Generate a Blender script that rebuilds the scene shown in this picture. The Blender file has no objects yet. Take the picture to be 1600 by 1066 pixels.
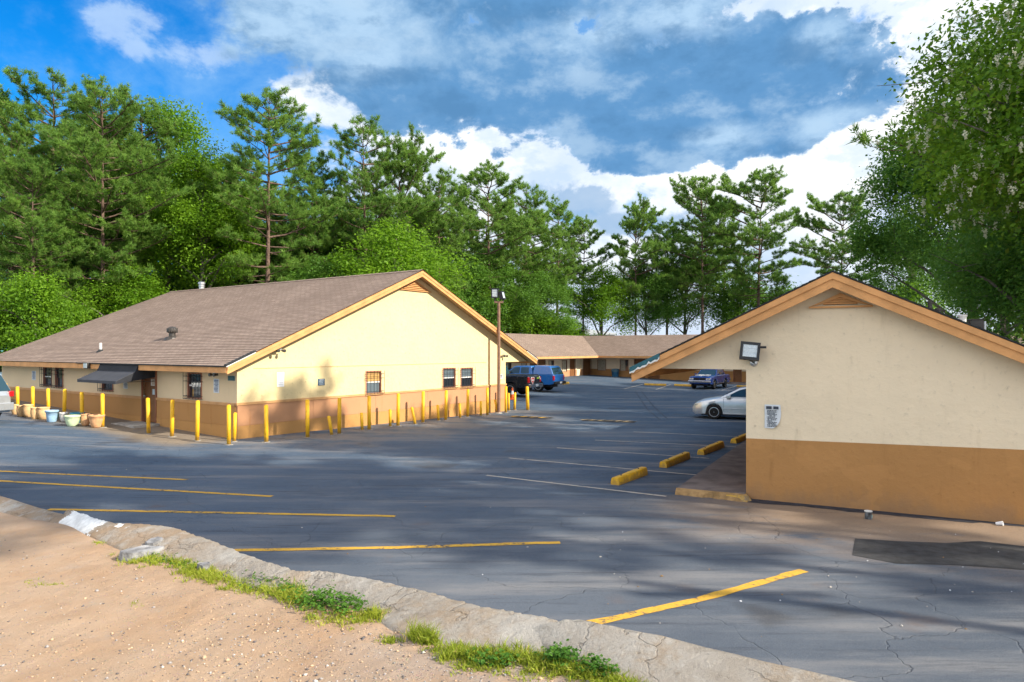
import bpy, math, random
import numpy as np
from mathutils import Vector, noise as mnoise

PI = math.pi
scene = bpy.context.scene
COL = scene.collection
EYE = 2.9
F = 1067.0
HOR = 546.0

# ------------------------------------------------------------------ helpers
def smooth_step(a, b, x):
    t = min(1.0, max(0.0, (x - a) / (b - a)))
    return t * t * (3 - 2 * t)

OX, OY = -8.84, 21.95            # near corner of the office
DX, DY = .5626, .8267            # along its gable wall
UX, UY = -.8267, .5626           # along its front wall

def softplus(x, w=1.0):
    if x / w > 30: return x
    return w * math.log1p(math.exp(x / w))

def gz(x, y):
    """height of the paved ground"""
    u = (x - OX) * UX + (y - OY) * UY
    v = (x - OX) * DX + (y - OY) * DY
    z = .035 * (softplus(u) - softplus(u - 19))
    z -= .016 * (softplus(v) - softplus(v - 15.6))
    return z

def dz(x, y):
    """height of the dirt verge"""
    c = min(2.0, max(-11.0, x))
    return .80 + .043 * c

def hit(px, py, h=gz, off=0.0):
    """where the line of sight through a pixel meets the surface h"""
    rx, rz = (px - 800) / F, -(py - HOR) / F
    lo, hi = .5, 400.0
    for _ in range(60):
        m = (lo + hi) / 2
        if EYE + m * rz > h(m * rx, m) + off: lo = m
        else: hi = m
    return Vector((lo * rx, lo, h(lo * rx, lo) + off))

def fbm(x, y, z=0.0, o=4):
    return mnoise.fractal(Vector((x, y, z)), 1.0, 2.0, o)

class MB:
    """collects shapes; build() links them as one mesh object"""
    def __init__(s):
        s.v, s.f, s.m, s.uv = [], [], [], []
    def add(s, vs, fs, mi=0, uvs=None):
        b = len(s.v)
        s.v += [tuple(p) for p in vs]
        for k, f in enumerate(fs):
            s.f.append(tuple(b + i for i in f)); s.m.append(mi)
            s.uv.append(uvs[k] if uvs else None)
        return s
    def box(s, x0, x1, y0, y1, z0, z1, mi=0):
        vs = [(x, y, z) for z in (z0, z1) for y in (y0, y1) for x in (x0, x1)]
        return s.add(vs, [(0, 2, 3, 1), (4, 5, 7, 6), (0, 1, 5, 4), (2, 6, 7, 3), (0, 4, 6, 2), (1, 3, 7, 5)], mi)
    def hexa(s, p, mi=0):
        """eight corners: bottom ring of four, then top ring of four"""
        return s.add(p, [(3, 2, 1, 0), (4, 5, 6, 7), (0, 1, 5, 4), (1, 2, 6, 5), (2, 3, 7, 6), (3, 0, 4, 7)], mi)
    def prism(s, poly, a, b, axis='y', mi=0):
        """poly of 2D points extruded from a to b along axis"""
        n = len(poly)
        def P(q, t):
            return {'y': (q[0], t, q[1]), 'x': (t, q[0], q[1]), 'z': (q[0], q[1], t)}[axis]
        vs = [P(q, a) for q in poly] + [P(q, b) for q in poly]
        fs = [tuple(range(n))[::-1], tuple(range(n, 2 * n))]
        fs += [(i, (i + 1) % n, n + (i + 1) % n, n + i) for i in range(n)]
        return s.add(vs, fs, mi)
    def tube(s, pts, rad, n=8, mi=0, cap=True):
        pts = [Vector(p) for p in pts]
        if not hasattr(rad, '__len__'): rad = [rad] * len(pts)
        vs, fs = [], []
        ref = None
        for i, p in enumerate(pts):
            d = (pts[min(i + 1, len(pts) - 1)] - pts[max(i - 1, 0)]).normalized()
            if ref is None:
                ref = d.cross(Vector((0, 0, 1)))
                if ref.length < .1: ref = d.cross(Vector((1, 0, 0)))
            ref = (ref - d * ref.dot(d)).normalized()
            q = d.cross(ref)
            for k in range(n):
                a = 2 * PI * k / n
                vs.append(p + (ref * math.cos(a) + q * math.sin(a)) * rad[i])
        for i in range(len(pts) - 1):
            for k in range(n):
                fs.append((i * n + k, i * n + (k + 1) % n, (i + 1) * n + (k + 1) % n, (i + 1) * n + k))
        if cap:
            fs.append(tuple(range(n))[::-1]); fs.append(tuple((len(pts) - 1) * n + k for k in range(n)))
        return s.add(vs, fs, mi)
    def lathe(s, prof, n=20, c=(0, 0, 0), axis='z', mi=0):
        vs, fs = [], []
        for r, h in prof:
            for k in range(n):
                a = 2 * PI * k / n
                q = (r * math.cos(a), r * math.sin(a), h)
                if axis == 'y': q = (q[0], h, q[1])
                if axis == 'x': q = (h, q[0], q[1])
                vs.append((q[0] + c[0], q[1] + c[1], q[2] + c[2]))
        for i in range(len(prof) - 1):
            for k in range(n):
                fs.append((i * n + k, i * n + (k + 1) % n, (i + 1) * n + (k + 1) % n, (i + 1) * n + k))
        fs.append(tuple(range(n))[::-1]); fs.append(tuple((len(prof) - 1) * n + k for k in range(n)))
        return s.add(vs, fs, mi)
    def build(s, name, mats, parent=None, smooth=False, bevel=0):
        me = bpy.data.meshes.new(name)
        me.from_pydata(s.v, [], s.f)
        if not isinstance(mats, (list, tuple)): mats = [mats]
        for m in mats: me.materials.append(m)
        me.polygons.foreach_set('material_index', s.m)
        if any(u is not None for u in s.uv):
            lay = me.uv_layers.new(name='UVMap')
            i = 0
            for f, u in zip(s.f, s.uv):
                for k in range(len(f)):
                    if u is not None: lay.data[i].uv = u[k]
                    i += 1
        if smooth: me.polygons.foreach_set('use_smooth', [True] * len(s.f))
        me.update()
        o = bpy.data.objects.new(name, me)
        COL.objects.link(o)
        if parent: o.parent = parent
        if bevel:
            b = o.modifiers.new('bevel', 'BEVEL'); b.width = bevel; b.segments = 2; b.limit_method = 'ANGLE'
        return o

def np_obj(name, V, Fc, mats, parent=None, mi=None):
    """numpy mesh; Fc is an array of triangles or quads"""
    me = np_mesh(name, V, Fc, mats, mi)
    o = bpy.data.objects.new(name, me); COL.objects.link(o)
    if parent: o.parent = parent
    return o

def np_mesh(name, V, Fc, mats, mi=None):
    me = bpy.data.meshes.new(name)
    k = Fc.shape[1]
    me.vertices.add(len(V)); me.vertices.foreach_set('co', V.astype(np.float32).ravel())
    me.loops.add(Fc.size); me.loops.foreach_set('vertex_index', Fc.astype(np.int32).ravel())
    me.polygons.add(len(Fc))
    me.polygons.foreach_set('loop_start', np.arange(0, Fc.size, k, dtype=np.int32))
    if not isinstance(mats, (list, tuple)): mats = [mats]
    for m in mats: me.materials.append(m)
    if mi is not None: me.polygons.foreach_set('material_index', mi.astype(np.int32))
    me.update(calc_edges=True)
    return me

def tag(o, label=None, cat=None, group=None, kind=None):
    if label: o['label'] = label
    if cat: o['category'] = cat
    if group: o['group'] = group
    if kind: o['kind'] = kind
    return o

def empty(name, loc=(0, 0, 0), rz=0.0):
    o = bpy.data.objects.new(name, None); COL.objects.link(o)
    o.location = loc; o.rotation_euler = (0, 0, rz); o.empty_display_size = .2
    return o

def copy_tree(o, parent=None):
    c = o.copy(); COL.objects.link(c)
    if parent: c.parent = parent
    for ch in list(o.children): copy_tree(ch, c)
    return c

# ------------------------------------------------------------------ materials
class NT:
    def __init__(s, nt): s.nt = nt
    def n(s, t, **kw):
        x = s.nt.nodes.new(t)
        for k, v in kw.items(): setattr(x, k, v)
        return x
    def put(s, sock, v):
        if hasattr(v, 'is_linked') or isinstance(v, bpy.types.NodeSocket): s.nt.links.new(v, sock)
        elif v is not None: sock.default_value = v
    def math(s, op, a, b=None, c=None, clamp=False):
        x = s.n('ShaderNodeMath', operation=op); x.use_clamp = clamp
        s.put(x.inputs[0], a)
        if b is not None: s.put(x.inputs[1], b)
        if c is not None: s.put(x.inputs[2], c)
        return x.outputs[0]
    def ramp(s, v, a, b, smooth=True):
        x = s.n('ShaderNodeMapRange'); x.interpolation_type = 'SMOOTHSTEP' if smooth else 'LINEAR'
        s.put(x.inputs['Value'], v); s.put(x.inputs['From Min'], a); s.put(x.inputs['From Max'], b)
        return x.outputs[0]
    def mix(s, f, a, b, mode='MIX'):
        x = s.n('ShaderNodeMix', data_type='RGBA', blend_type=mode)
        s.put(x.inputs[0], f)
        s.put(x.inputs[6], a if not isinstance(a, tuple) else (*a[:3], 1))
        s.put(x.inputs[7], b if not isinstance(b, tuple) else (*b[:3], 1))
        return x.outputs[2]
    def noise(s, vec, scale, detail=4, rough=.55, dist=0.0):
        x = s.n('ShaderNodeTexNoise')
        if vec is not None: s.put(x.inputs['Vector'], vec)
        x.inputs['Scale'].default_value = scale; x.inputs['Detail'].default_value = detail
        x.inputs['Roughness'].default_value = rough; x.inputs['Distortion'].default_value = dist
        return x.outputs['Fac']
    def scale(s, vec, sx, sy, sz, loc=(0, 0, 0), rz=0.0):
        x = s.n('ShaderNodeMapping')
        s.put(x.inputs[0], vec)
        x.inputs['Scale'].default_value = (sx, sy, sz); x.inputs['Location'].default_value = loc
        x.inputs['Rotation'].default_value = (0, 0, rz)
        return x.outputs[0]
    def bump(s, h, strength=.3, dist=.02):
        x = s.n('ShaderNodeBump'); x.inputs['Strength'].default_value = strength
        x.inputs['Distance'].default_value = dist; s.put(x.inputs['Height'], h)
        return x.outputs[0]

def new_mat(name):
    m = bpy.data.materials.new(name); m.use_nodes = True
    t = NT(m.node_tree); b = m.node_tree.nodes['Principled BSDF']
    return m, t, b

def hexc(c, k):
    return tuple(min(1.0, x * k) for x in c)

def mat(name, base, rough=.8, spec=.3, var=.15, vs=3.0, bump=0.0, bs=60.0, bd=.01, metal=0.0, coat=0.0, emit=None):
    m, t, b = new_mat(name)
    co = t.n('ShaderNodeTexCoord').outputs['Object']
    if var:
        f = t.ramp(t.noise(co, vs, 6, .6), .3, .7)
        c = t.mix(f, hexc(base, 1 - var), hexc(base, 1 + var))
        t.put(b.inputs['Base Color'], c)
    else:
        b.inputs['Base Color'].default_value = (*base, 1)
    b.inputs['Roughness'].default_value = rough
    b.inputs['Specular IOR Level'].default_value = spec
    b.inputs['Metallic'].default_value = metal
    b.inputs['Coat Weight'].default_value = coat
    b.inputs['Coat Roughness'].default_value = .08
    if bump: t.put(b.inputs['Normal'], t.bump(t.noise(co, bs, 5, .6), bump, bd))
    return m

def stucco(name, base, stain=(.3, .2, .12), amt=.35, rough_scale=26.0, bump=.55, splash=0, speck=.38):
    m, t, b = new_mat(name)
    co = t.n('ShaderNodeTexCoord').outputs['Object']
    big = t.ramp(t.noise(co, .7, 5, .6), .35, .7)
    fine = t.noise(co, rough_scale, 6, .7)
    vor = t.n('ShaderNodeTexVoronoi'); vor.inputs['Scale'].default_value = rough_scale * .55
    t.put(vor.inputs['Vector'], co)
    c = t.mix(t.math('MULTIPLY', big, .5), base, hexc(base, .86))
    c = t.mix(t.math('MULTIPLY', t.ramp(fine, .55, .70), speck), c, hexc(base, .62))
    c = t.mix(t.math('MULTIPLY', t.ramp(fine, .44, .30), speck * .5), c, hexc(base, 1.12))
    # small scuffs and a few vertical streaks
    st = t.noise(t.scale(co, 1.6, 1.6, .22), 2.2, 5, .65)
    c = t.mix(t.math('MULTIPLY', t.ramp(st, .58, .78), amt), c, stain)
    sp = t.noise(co, 9, 3, .5)
    c = t.mix(t.math('MULTIPLY', t.ramp(sp, .73, .77), .5), c, hexc(stain, .8))
    if splash:      # earth splashed up from the ground, and tide marks
        z = t.n('ShaderNodeSeparateXYZ'); t.put(z.inputs[0], co)
        sn = t.noise(t.scale(co, 1, 1, .5), 2.6, 6, .7)
        m_ = t.ramp(t.math('ADD', z.outputs[2], t.math('MULTIPLY', t.math('SUBTRACT', sn, .5), 1.1)), splash, splash - .45)
        c = t.mix(t.math('MULTIPLY', m_, .6), c, (.27, .17, .10))
        pt = t.ramp(t.noise(t.scale(co, .7, .7, 1.2, loc=(4, 1, 7)), 1.6, 3, .5), .55, .58)
        c = t.mix(t.math('MULTIPLY', pt, .22), c, hexc(base, 1.25))
    t.put(b.inputs['Base Color'], c)
    b.inputs['Roughness'].default_value = .92; b.inputs['Specular IOR Level'].default_value = .15
    h = t.math('ADD', fine, t.math('MULTIPLY', vor.outputs['Distance'], .5))
    t.put(b.inputs['Normal'], t.bump(h, bump, .02))
    return m

def shingle(name, a, b2):
    m, t, b = new_mat(name)
    uv = t.n('ShaderNodeTexCoord').outputs['UV']
    br = t.n('ShaderNodeTexBrick'); t.put(br.inputs['Vector'], uv)
    br.inputs['Scale'].default_value = 1.0
    br.inputs['Brick Width'].default_value = .32; br.inputs['Row Height'].default_value = .145
    br.inputs['Mortar Size'].default_value = .012; br.inputs['Mortar Smooth'].default_value = .6
    br.inputs['Color1'].default_value = (*a, 1); br.inputs['Color2'].default_value = (*b2, 1)
    br.inputs['Mortar'].default_value = (*hexc(a, .22), 1); br.inputs['Bias'].default_value = 0
    n1 = t.ramp(t.noise(uv, .45, 5, .6), .3, .72)
    c = t.mix(t.math('MULTIPLY', n1, .5), br.outputs['Color'], hexc(b2, .72))
    n2 = t.noise(t.scale(uv, 8, 40, 1), 3, 3, .7)
    c = t.mix(t.math('MULTIPLY', t.ramp(n2, .42, .75), .55), c, hexc(a, .42))
    st = t.noise(t.scale(uv, 1.3, .12, 1), 2, 4, .6)
    c = t.mix(t.math('MULTIPLY', t.ramp(st, .58, .75), .25), c, hexc(a, .35))
    t.put(b.inputs['Base Color'], c)
    b.inputs['Roughness'].default_value = .95; b.inputs['Specular IOR Level'].default_value = .15
    t.put(b.inputs['Normal'], t.bump(t.math('ADD', br.outputs['Fac'], t.math('MULTIPLY', n2, -.6)), .6, -.012))
    return m

def leaf_mat(name, dark, light, trans=.35, warm=None):
    m = bpy.data.materials.new(name); m.use_nodes = True
    t = NT(m.node_tree); nt = m.node_tree
    b = nt.nodes['Principled BSDF']; out = nt.nodes['Material Output']
    r = t.n('ShaderNodeNewGeometry').outputs['Random Per Island']
    co = t.n('ShaderNodeTexCoord').outputs['Object']
    big = t.ramp(t.noise(co, .55, 4, .6), .32, .68)
    oi = t.n('ShaderNodeObjectInfo').outputs['Random']
    f = t.math('ADD', t.math('MULTIPLY', r, .45), t.math('MULTIPLY', big, .4))
    f = t.math('ADD', f, t.math('MULTIPLY', oi, .15))
    c = t.mix(f, dark, light)
    if warm: c = t.mix(t.ramp(r, .93, .96), c, warm)
    t.put(b.inputs['Base Color'], c)
    b.inputs['Roughness'].default_value = .55; b.inputs['Specular IOR Level'].default_value = .25
    tr = t.n('ShaderNodeBsdfTranslucent')
    c2 = t.mix(.5, c, light)
    t.put(tr.inputs['Color'], c2)
    mx = t.n('ShaderNodeMixShader'); mx.inputs[0].default_value = trans
    nt.links.new(b.outputs[0], mx.inputs[1]); nt.links.new(tr.outputs[0], mx.inputs[2])
    nt.links.new(mx.outputs[0], out.inputs['Surface'])
    return m

def glass_mat(name, base, rough=.06):
    m, t, b = new_mat(name)
    b.inputs['Base Color'].default_value = (*base, 1)
    b.inputs['Roughness'].default_value = rough; b.inputs['Specular IOR Level'].default_value = .6
    b.inputs['Coat Weight'].default_value = .4
    return m

def paint_mat(name, base, metal=.0, rough=.35):
    m, t, b = new_mat(name)
    co = t.n('ShaderNodeTexCoord').outputs['Object']
    d = t.ramp(t.noise(co, 5, 5, .65), .45, .75)
    c = t.mix(t.math('MULTIPLY', d, .18), base, (.22, .19, .16))
    t.put(b.inputs['Base Color'], c)
    b.inputs['Metallic'].default_value = metal; b.inputs['Roughness'].default_value = rough
    b.inputs['Coat Weight'].default_value = .6; b.inputs['Coat Roughness'].default_value = .06
    return m

CREAM = (.74, .60, .335)
BROWN = (.43, .205, .062)
MT = {}
MT['cream'] = stucco('cream_stucco', CREAM, (.55, .40, .20), .36, 9.0, .9, speck=.75)
MT['cream_smooth'] = stucco('cream_stucco_smooth', (.80, .67, .485), (.52, .41, .27), .45, 9.0, .6)
MT['cream_siding'] = stucco('cream_siding', (.72, .575, .38), (.5, .4, .26), .25, 40.0, .15)
MT['brown'] = stucco('brown_stucco', (.43, .225, .085), (.30, .15, .055), .55, 12.0, .55, splash=.38)
MT['brown_sunlit'] = stucco('brown_sunlit', (.50, .265, .145), (.40, .17, .06), .4, 40.0, .15)  # pinker tone of the sunlit lower wall put into the brown
MT['brown_shaded'] = stucco('brown_shaded_panel', (.46, .245, .095), (.36, .16, .05), .4, 40.0, .15)  # same lower wall on the front, its shaded tone put into the brown
MT['brown_base'] = stucco('brown_footing', (.50, .27, .10), (.24, .14, .07), .6, 20.0, .3)
MT['trim'] = mat('tan_trim', (.62, .315, .125), .7, .25, .14, 2.5, .15, 30, .01)
MT['trim2'] = mat('tan_trim_cap', (.52, .29, .13), .7, .25, .12, 2.5, .1, 30, .01)
MT['soffit'] = mat('tan_soffit', (.45, .30, .16), .85, .2, .1)
MT['groove'] = mat('dark_groove', (.10, .05, .02), .9, .1, .1)
MT['shingle'] = shingle('brown_shingles', (.37, .285, .235), (.275, .205, .168))
MT['edge'] = mat('dark_roof_edge', (.03, .032, .034), .8, .3, .3, 8)
MT['door'] = mat('brown_door', (.20, .085, .032), .55, .3, .12, 3)
MT['frame'] = mat('brown_frame', (.24, .10, .055), .6, .3, .12, 3)
MT['frame_red'] = mat('red_brown_frame', (.34, .14, .085), .6, .3, .12, 3)
MT['pane'] = glass_mat('dark_window_glass', (.018, .024, .034))
MT['pane_blue'] = glass_mat('curtained_glass', (.13, .17, .20), .12)
MT['pane_board'] = mat('board_behind_glass', (.50, .30, .10), .5, .4, .15)
MT['curtain'] = mat('pale_curtain', (.42, .38, .29), .8, .2, .2, 9)
MT['white'] = mat('white_sash', (.72, .72, .70), .5, .4, .08)
MT['iron'] = mat('black_iron', (.02, .021, .024), .5, .4, .2, 10)
MT['yellow'] = mat('yellow_paint', (.83, .46, .012), .5, .4, .09, 5, .12, 40, .004)
m, t, b = new_mat('scuffed_yellow_paint')
co = t.n('ShaderNodeTexCoord').outputs['Object']; oi = t.n('ShaderNodeObjectInfo').outputs['Random']
loc_ = t.n('ShaderNodeVectorMath', operation='ADD'); t.put(loc_.inputs[0], co); t.put(loc_.inputs[1], t.math('MULTIPLY', oi, 30.0))
co = loc_.outputs[0]
c = t.mix(t.ramp(t.noise(co, 3.0, 5, .6), .3, .7), (.70, .37, .010), (.85, .49, .020))
c = t.mix(t.math('MULTIPLY', t.ramp(t.noise(co, 8, 5, .7), .56, .70), .45), c, (.52, .33, .08))
ch = t.noise(t.scale(co, 1, 1, .6), 14, 6, .75)
c = t.mix(t.math('MULTIPLY', t.ramp(ch, .64, .67), .85), c, (.16, .085, .04))
sc = t.noise(t.scale(co, 3, 3, .5), 6, 4, .6)
c = t.mix(t.math('MULTIPLY', t.ramp(sc, .66, .70), .6), c, (.07, .06, .05))
zz_ = t.n('ShaderNodeSeparateXYZ'); t.put(zz_.inputs[0], t.n('ShaderNodeTexCoord').outputs['Object'])
ft = t.ramp(t.math('ADD', zz_.outputs[2], t.math('MULTIPLY', t.math('SUBTRACT', t.noise(co, 9, 5, .7), .5), .5)), .20, .02)
c = t.mix(t.math('MULTIPLY', ft, .65), c, (.22, .14, .06))
t.put(b.inputs['Base Color'], c); b.inputs['Roughness'].default_value = .55; b.inputs['Specular IOR Level'].default_value = .35
t.put(b.inputs['Normal'], t.bump(ch, .25, .006))
MT['yellow'] = m
MT['concrete'] = mat('pale_concrete', (.36, .34, .31), .92, .2, .25, 3, .4, 40, .01)
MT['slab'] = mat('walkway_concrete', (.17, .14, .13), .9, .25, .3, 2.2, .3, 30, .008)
MT['slab_edge'] = mat('walkway_edge', (.30, .19, .085), .9, .2, .35, 5, .6, 25, .02)
MT['awning'] = mat('charcoal_awning', (.055, .058, .068), .8, .25, .15, 3)
MT['awning_dark'] = mat('dark_awning_top', (.022, .024, .030), .8, .25, .15, 3)
MT['metal'] = mat('galvanised_metal', (.55, .56, .58), .38, .5, .15, 8, metal=.85)
MT['pipe'] = mat('white_vent_pipe', (.68, .68, .66), .5, .4, .1)
MT['dark_metal'] = mat('dark_bronze', (.045, .04, .036), .45, .5, .2, 8)
MT['lamp_lens'] = mat('lamp_lens', (.55, .62, .66), .2, .6, .15, 40)
MT['paper'] = mat('white_paper', (.80, .81, .83), .7, .2, .05, 8)
MT['paper_blue'] = mat('faded_paper', (.62, .66, .70), .7, .2, .06, 8)
MT['ink'] = mat('faded_ink', (.10, .16, .28), .8, .2, .1)
MT['ink_dark'] = mat('dark_ink', (.05, .06, .08), .8, .2, .1)
MT['sign_blue'] = mat('dark_blue_sign', (.02, .075, .14), .45, .4, .1)
MT['sign_teal'] = mat('teal_sign', (.015, .10, .13), .45, .4, .1)
MT['red'] = mat('red_paint', (.55, .02, .02), .4, .4, .1)
MT['pole'] = mat('brown_pole', (.23, .135, .09), .7, .3, .2, 6)
MT['bark'] = mat('pine_bark', (.14, .095, .075), .95, .1, .4, 6, .8, 14, .04)
MT['bark_grey'] = mat('grey_bark', (.13, .115, .10), .95, .1, .35, 6, .7, 14, .03)
MT['tyre'] = mat('tyre_rubber', (.016, .016, .017), .85, .25, .2, 10)
MT['rim'] = mat('wheel_alloy', (.62, .63, .66), .3, .5, .08, metal=.7)
MT['black'] = mat('black_plastic', (.014, .014, .016), .55, .35, .1)
MT['chrome'] = mat('chrome', (.68, .69, .72), .18, .5, .05, metal=1.0)
MT['headlamp'] = glass_mat('headlamp_glass', (.62, .60, .52), .1)
MT['taillamp'] = glass_mat('red_lamp_glass', (.45, .01, .015), .15)
MT['auto_glass'] = glass_mat('car_glass', (.02, .05, .065), .03)
MT['soil'] = mat('dry_soil', (.10, .065, .04), .95, .1, .3, 20, .5, 40, .01)
MT['can_blue'] = mat('blue_bin', (.012, .10, .20), .5, .4, .1)
MT['orange'] = mat('orange_plastic', (.75, .12, .02), .5, .4, .1)
# ------------------------------------------------------------------ ground
RX0, RY0 = 4.575, 13.34            # near corner of the right-hand wing
WX, WY = .891, -.454               # along its gable
LX, LY = .454, .891                # along its depth

def asphalt():
    m, t, b = new_mat('weathered_asphalt')
    co = t.n('ShaderNodeTexCoord').outputs['Object']
    sep = t.n('ShaderNodeSeparateXYZ'); t.put(sep.inputs[0], co)
    X, Y = sep.outputs[0], sep.outputs[1]
    warp = t.n('ShaderNodeTexNoise'); warp.inputs['Scale'].default_value = .9; warp.inputs['Detail'].default_value = 5
    t.put(warp.inputs['Vector'], co)
    vadd = t.n('ShaderNodeVectorMath', operation='MULTIPLY_ADD')
    t.put(vadd.inputs[0], warp.outputs['Color']); vadd.inputs[1].default_value = (1.3, 1.3, 0); t.put(vadd.inputs[2], co)
    wc = vadd.outputs[0]
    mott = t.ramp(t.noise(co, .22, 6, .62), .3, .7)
    shade_blue = t.ramp(t.math('ADD', Y, t.math('MULTIPLY', t.math('SUBTRACT', t.noise(co, .3, 4, .6), .5), 12.0)), 8.0, 20.0)   # inner lot bluer: shade and reflected sky painted into the colour
    c = t.mix(shade_blue, t.mix(mott, (.058, .075, .102), (.110, .130, .160)), t.mix(mott, (.036, .072, .124), (.072, .110, .160)))
    # scraped, greyer wheel paths that run with the traffic
    s1 = t.noise(t.scale(co, .16, 1.1, 1, rz=.5), 1.0, 7, .68)
    c = t.mix(t.math('MULTIPLY', t.ramp(s1, .46, .70), .75), c, (.20, .20, .205))
    s2 = t.noise(t.scale(co, .25, 2.6, 1, rz=.42), 1.6, 6, .7)
    c = t.mix(t.math('MULTIPLY', t.ramp(s2, .52, .68), .62), c, (.034, .042, .060))
    # oil marks
    oil = t.noise(wc, .38, 3, .5)
    c = t.mix(t.math('MULTIPLY', t.ramp(oil, .62, .72), .6), c, (.026, .024, .024))
    rust = t.noise(t.scale(co, 1, 1, 1, loc=(7, 3, 0)), .5, 4, .6)
    c = t.mix(t.math('MULTIPLY', t.ramp(rust, .62, .76), .5), c, (.15, .085, .05))
    # earth washed out of the flower bed side and from the wall foot
    gx = t.math('SUBTRACT', X, RX0); gy = t.math('SUBTRACT', Y, RY0)
    yl = t.math('ADD', t.math('MULTIPLY', gx, LX), t.math('MULTIPLY', gy, LY))
    xl = t.math('ADD', t.math('MULTIPLY', gx, WX), t.math('MULTIPLY', gy, WY))
    near = t.math('MULTIPLY', t.ramp(yl, -4.6, -1.0), t.ramp(xl, -3.0, 1.2))
    near = t.math('MULTIPLY', near, t.math('SUBTRACT', 1.0, t.ramp(yl, .6, 2.0)))
    dn = t.noise(t.scale(co, .5, 1.6, 1, rz=.42), 1.5, 7, .7)
    fdirt = t.math('MULTIPLY', near, t.ramp(t.math('ADD', dn, t.math('MULTIPLY', near, .22)), .42, .66))
    c = t.mix(t.math('MULTIPLY', fdirt, .9), c, (.25, .175, .115))
    ox = t.math('SUBTRACT', X, OX); oy = t.math('SUBTRACT', Y, OY)
    lv = t.math('ADD', t.math('MULTIPLY', ox, DX), t.math('MULTIPLY', oy, DY))
    lu = t.math('ADD', t.math('MULTIPLY', ox, UX), t.math('MULTIPLY', oy, UY))
    fr = t.math('MULTIPLY', t.ramp(lv, -2.9, -1.5), t.ramp(lu, -1.2, .8))
    fr = t.math('MULTIPLY', fr, t.math('SUBTRACT', 1.0, t.ramp(lv, .5, 1.5)))
    fr = t.math('MULTIPLY', fr, t.ramp(t.math('ADD', dn, t.math('MULTIPLY', fr, .18)), .44, .62))
    c = t.mix(t.math('MULTIPLY', fr, .8), c, (.25, .19, .12))
    sd = t.math('MULTIPLY', t.ramp(lu, -7.0, -.6), t.ramp(lv, -2.0, 1.0))
    sd = t.math('MULTIPLY', sd, t.math('SUBTRACT', 1.0, t.ramp(lv, 12.0, 18.0)))
    sd = t.math('MULTIPLY', sd, t.ramp(t.noise(co, .5, 6, .65), .38, .62))
    c = t.mix(t.math('MULTIPLY', sd, .75), c, (.22, .185, .16))
    # cracks
    def cracks(scale, w):
        v = t.n('ShaderNodeTexVoronoi', feature='DISTANCE_TO_EDGE'); v.inputs['Scale'].default_value = scale
        t.put(v.inputs['Vector'], wc)
        return t.math('SUBTRACT', 1.0, t.ramp(v.outputs['Distance'], 0.0, w))
    ck = t.math('MULTIPLY', cracks(.42, .0042), t.ramp(t.noise(co, .35, 3, .5), .36, .5))
    ck2 = t.math('MULTIPLY', cracks(1.9, .018), t.ramp(t.noise(t.scale(co, 1, 1, 1, loc=(3, 9, 1)), .22, 3, .5), .5, .6))
    ckk = t.math('MAXIMUM', t.math('MULTIPLY', ck, .75), t.math('MULTIPLY', t.math('MULTIPLY', ck2, .85), t.ramp(Y, 11.0, 16.0)))
    grit = t.noise(co, 22, 6, .8)
    c = t.mix(t.math('MULTIPLY', t.ramp(grit, .55, .70), .40), c, (.20, .20, .205))
    c = t.mix(t.math('MULTIPLY', t.ramp(grit, .46, .32), .40), c, (.030, .034, .042))
    c = t.mix(t.math('MULTIPLY', ckk, .34), c, (.012, .012, .014))
    fine = t.noise(co, 95, 3, .7)
    c = t.mix(t.math('MULTIPLY', t.ramp(fine, .56, .70), .55), c, (.27, .26, .25))
    c = t.mix(t.math('MULTIPLY', t.ramp(fine, .46, .33), .55), c, (.02, .022, .026))
    t.put(b.inputs['Base Color'], c)
    t.put(b.inputs['Roughness'], t.math('SUBTRACT', .9, t.math('MULTIPLY', t.ramp(oil, .5, .7), .22)))
    b.inputs['Specular IOR Level'].default_value = .28
    h = t.math('SUBTRACT', t.math('MULTIPLY', fine, .6), t.math('MULTIPLY', ckk, 2.0))
    t.put(b.inputs['Normal'], t.bump(h, .5, .012))
    return m

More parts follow.
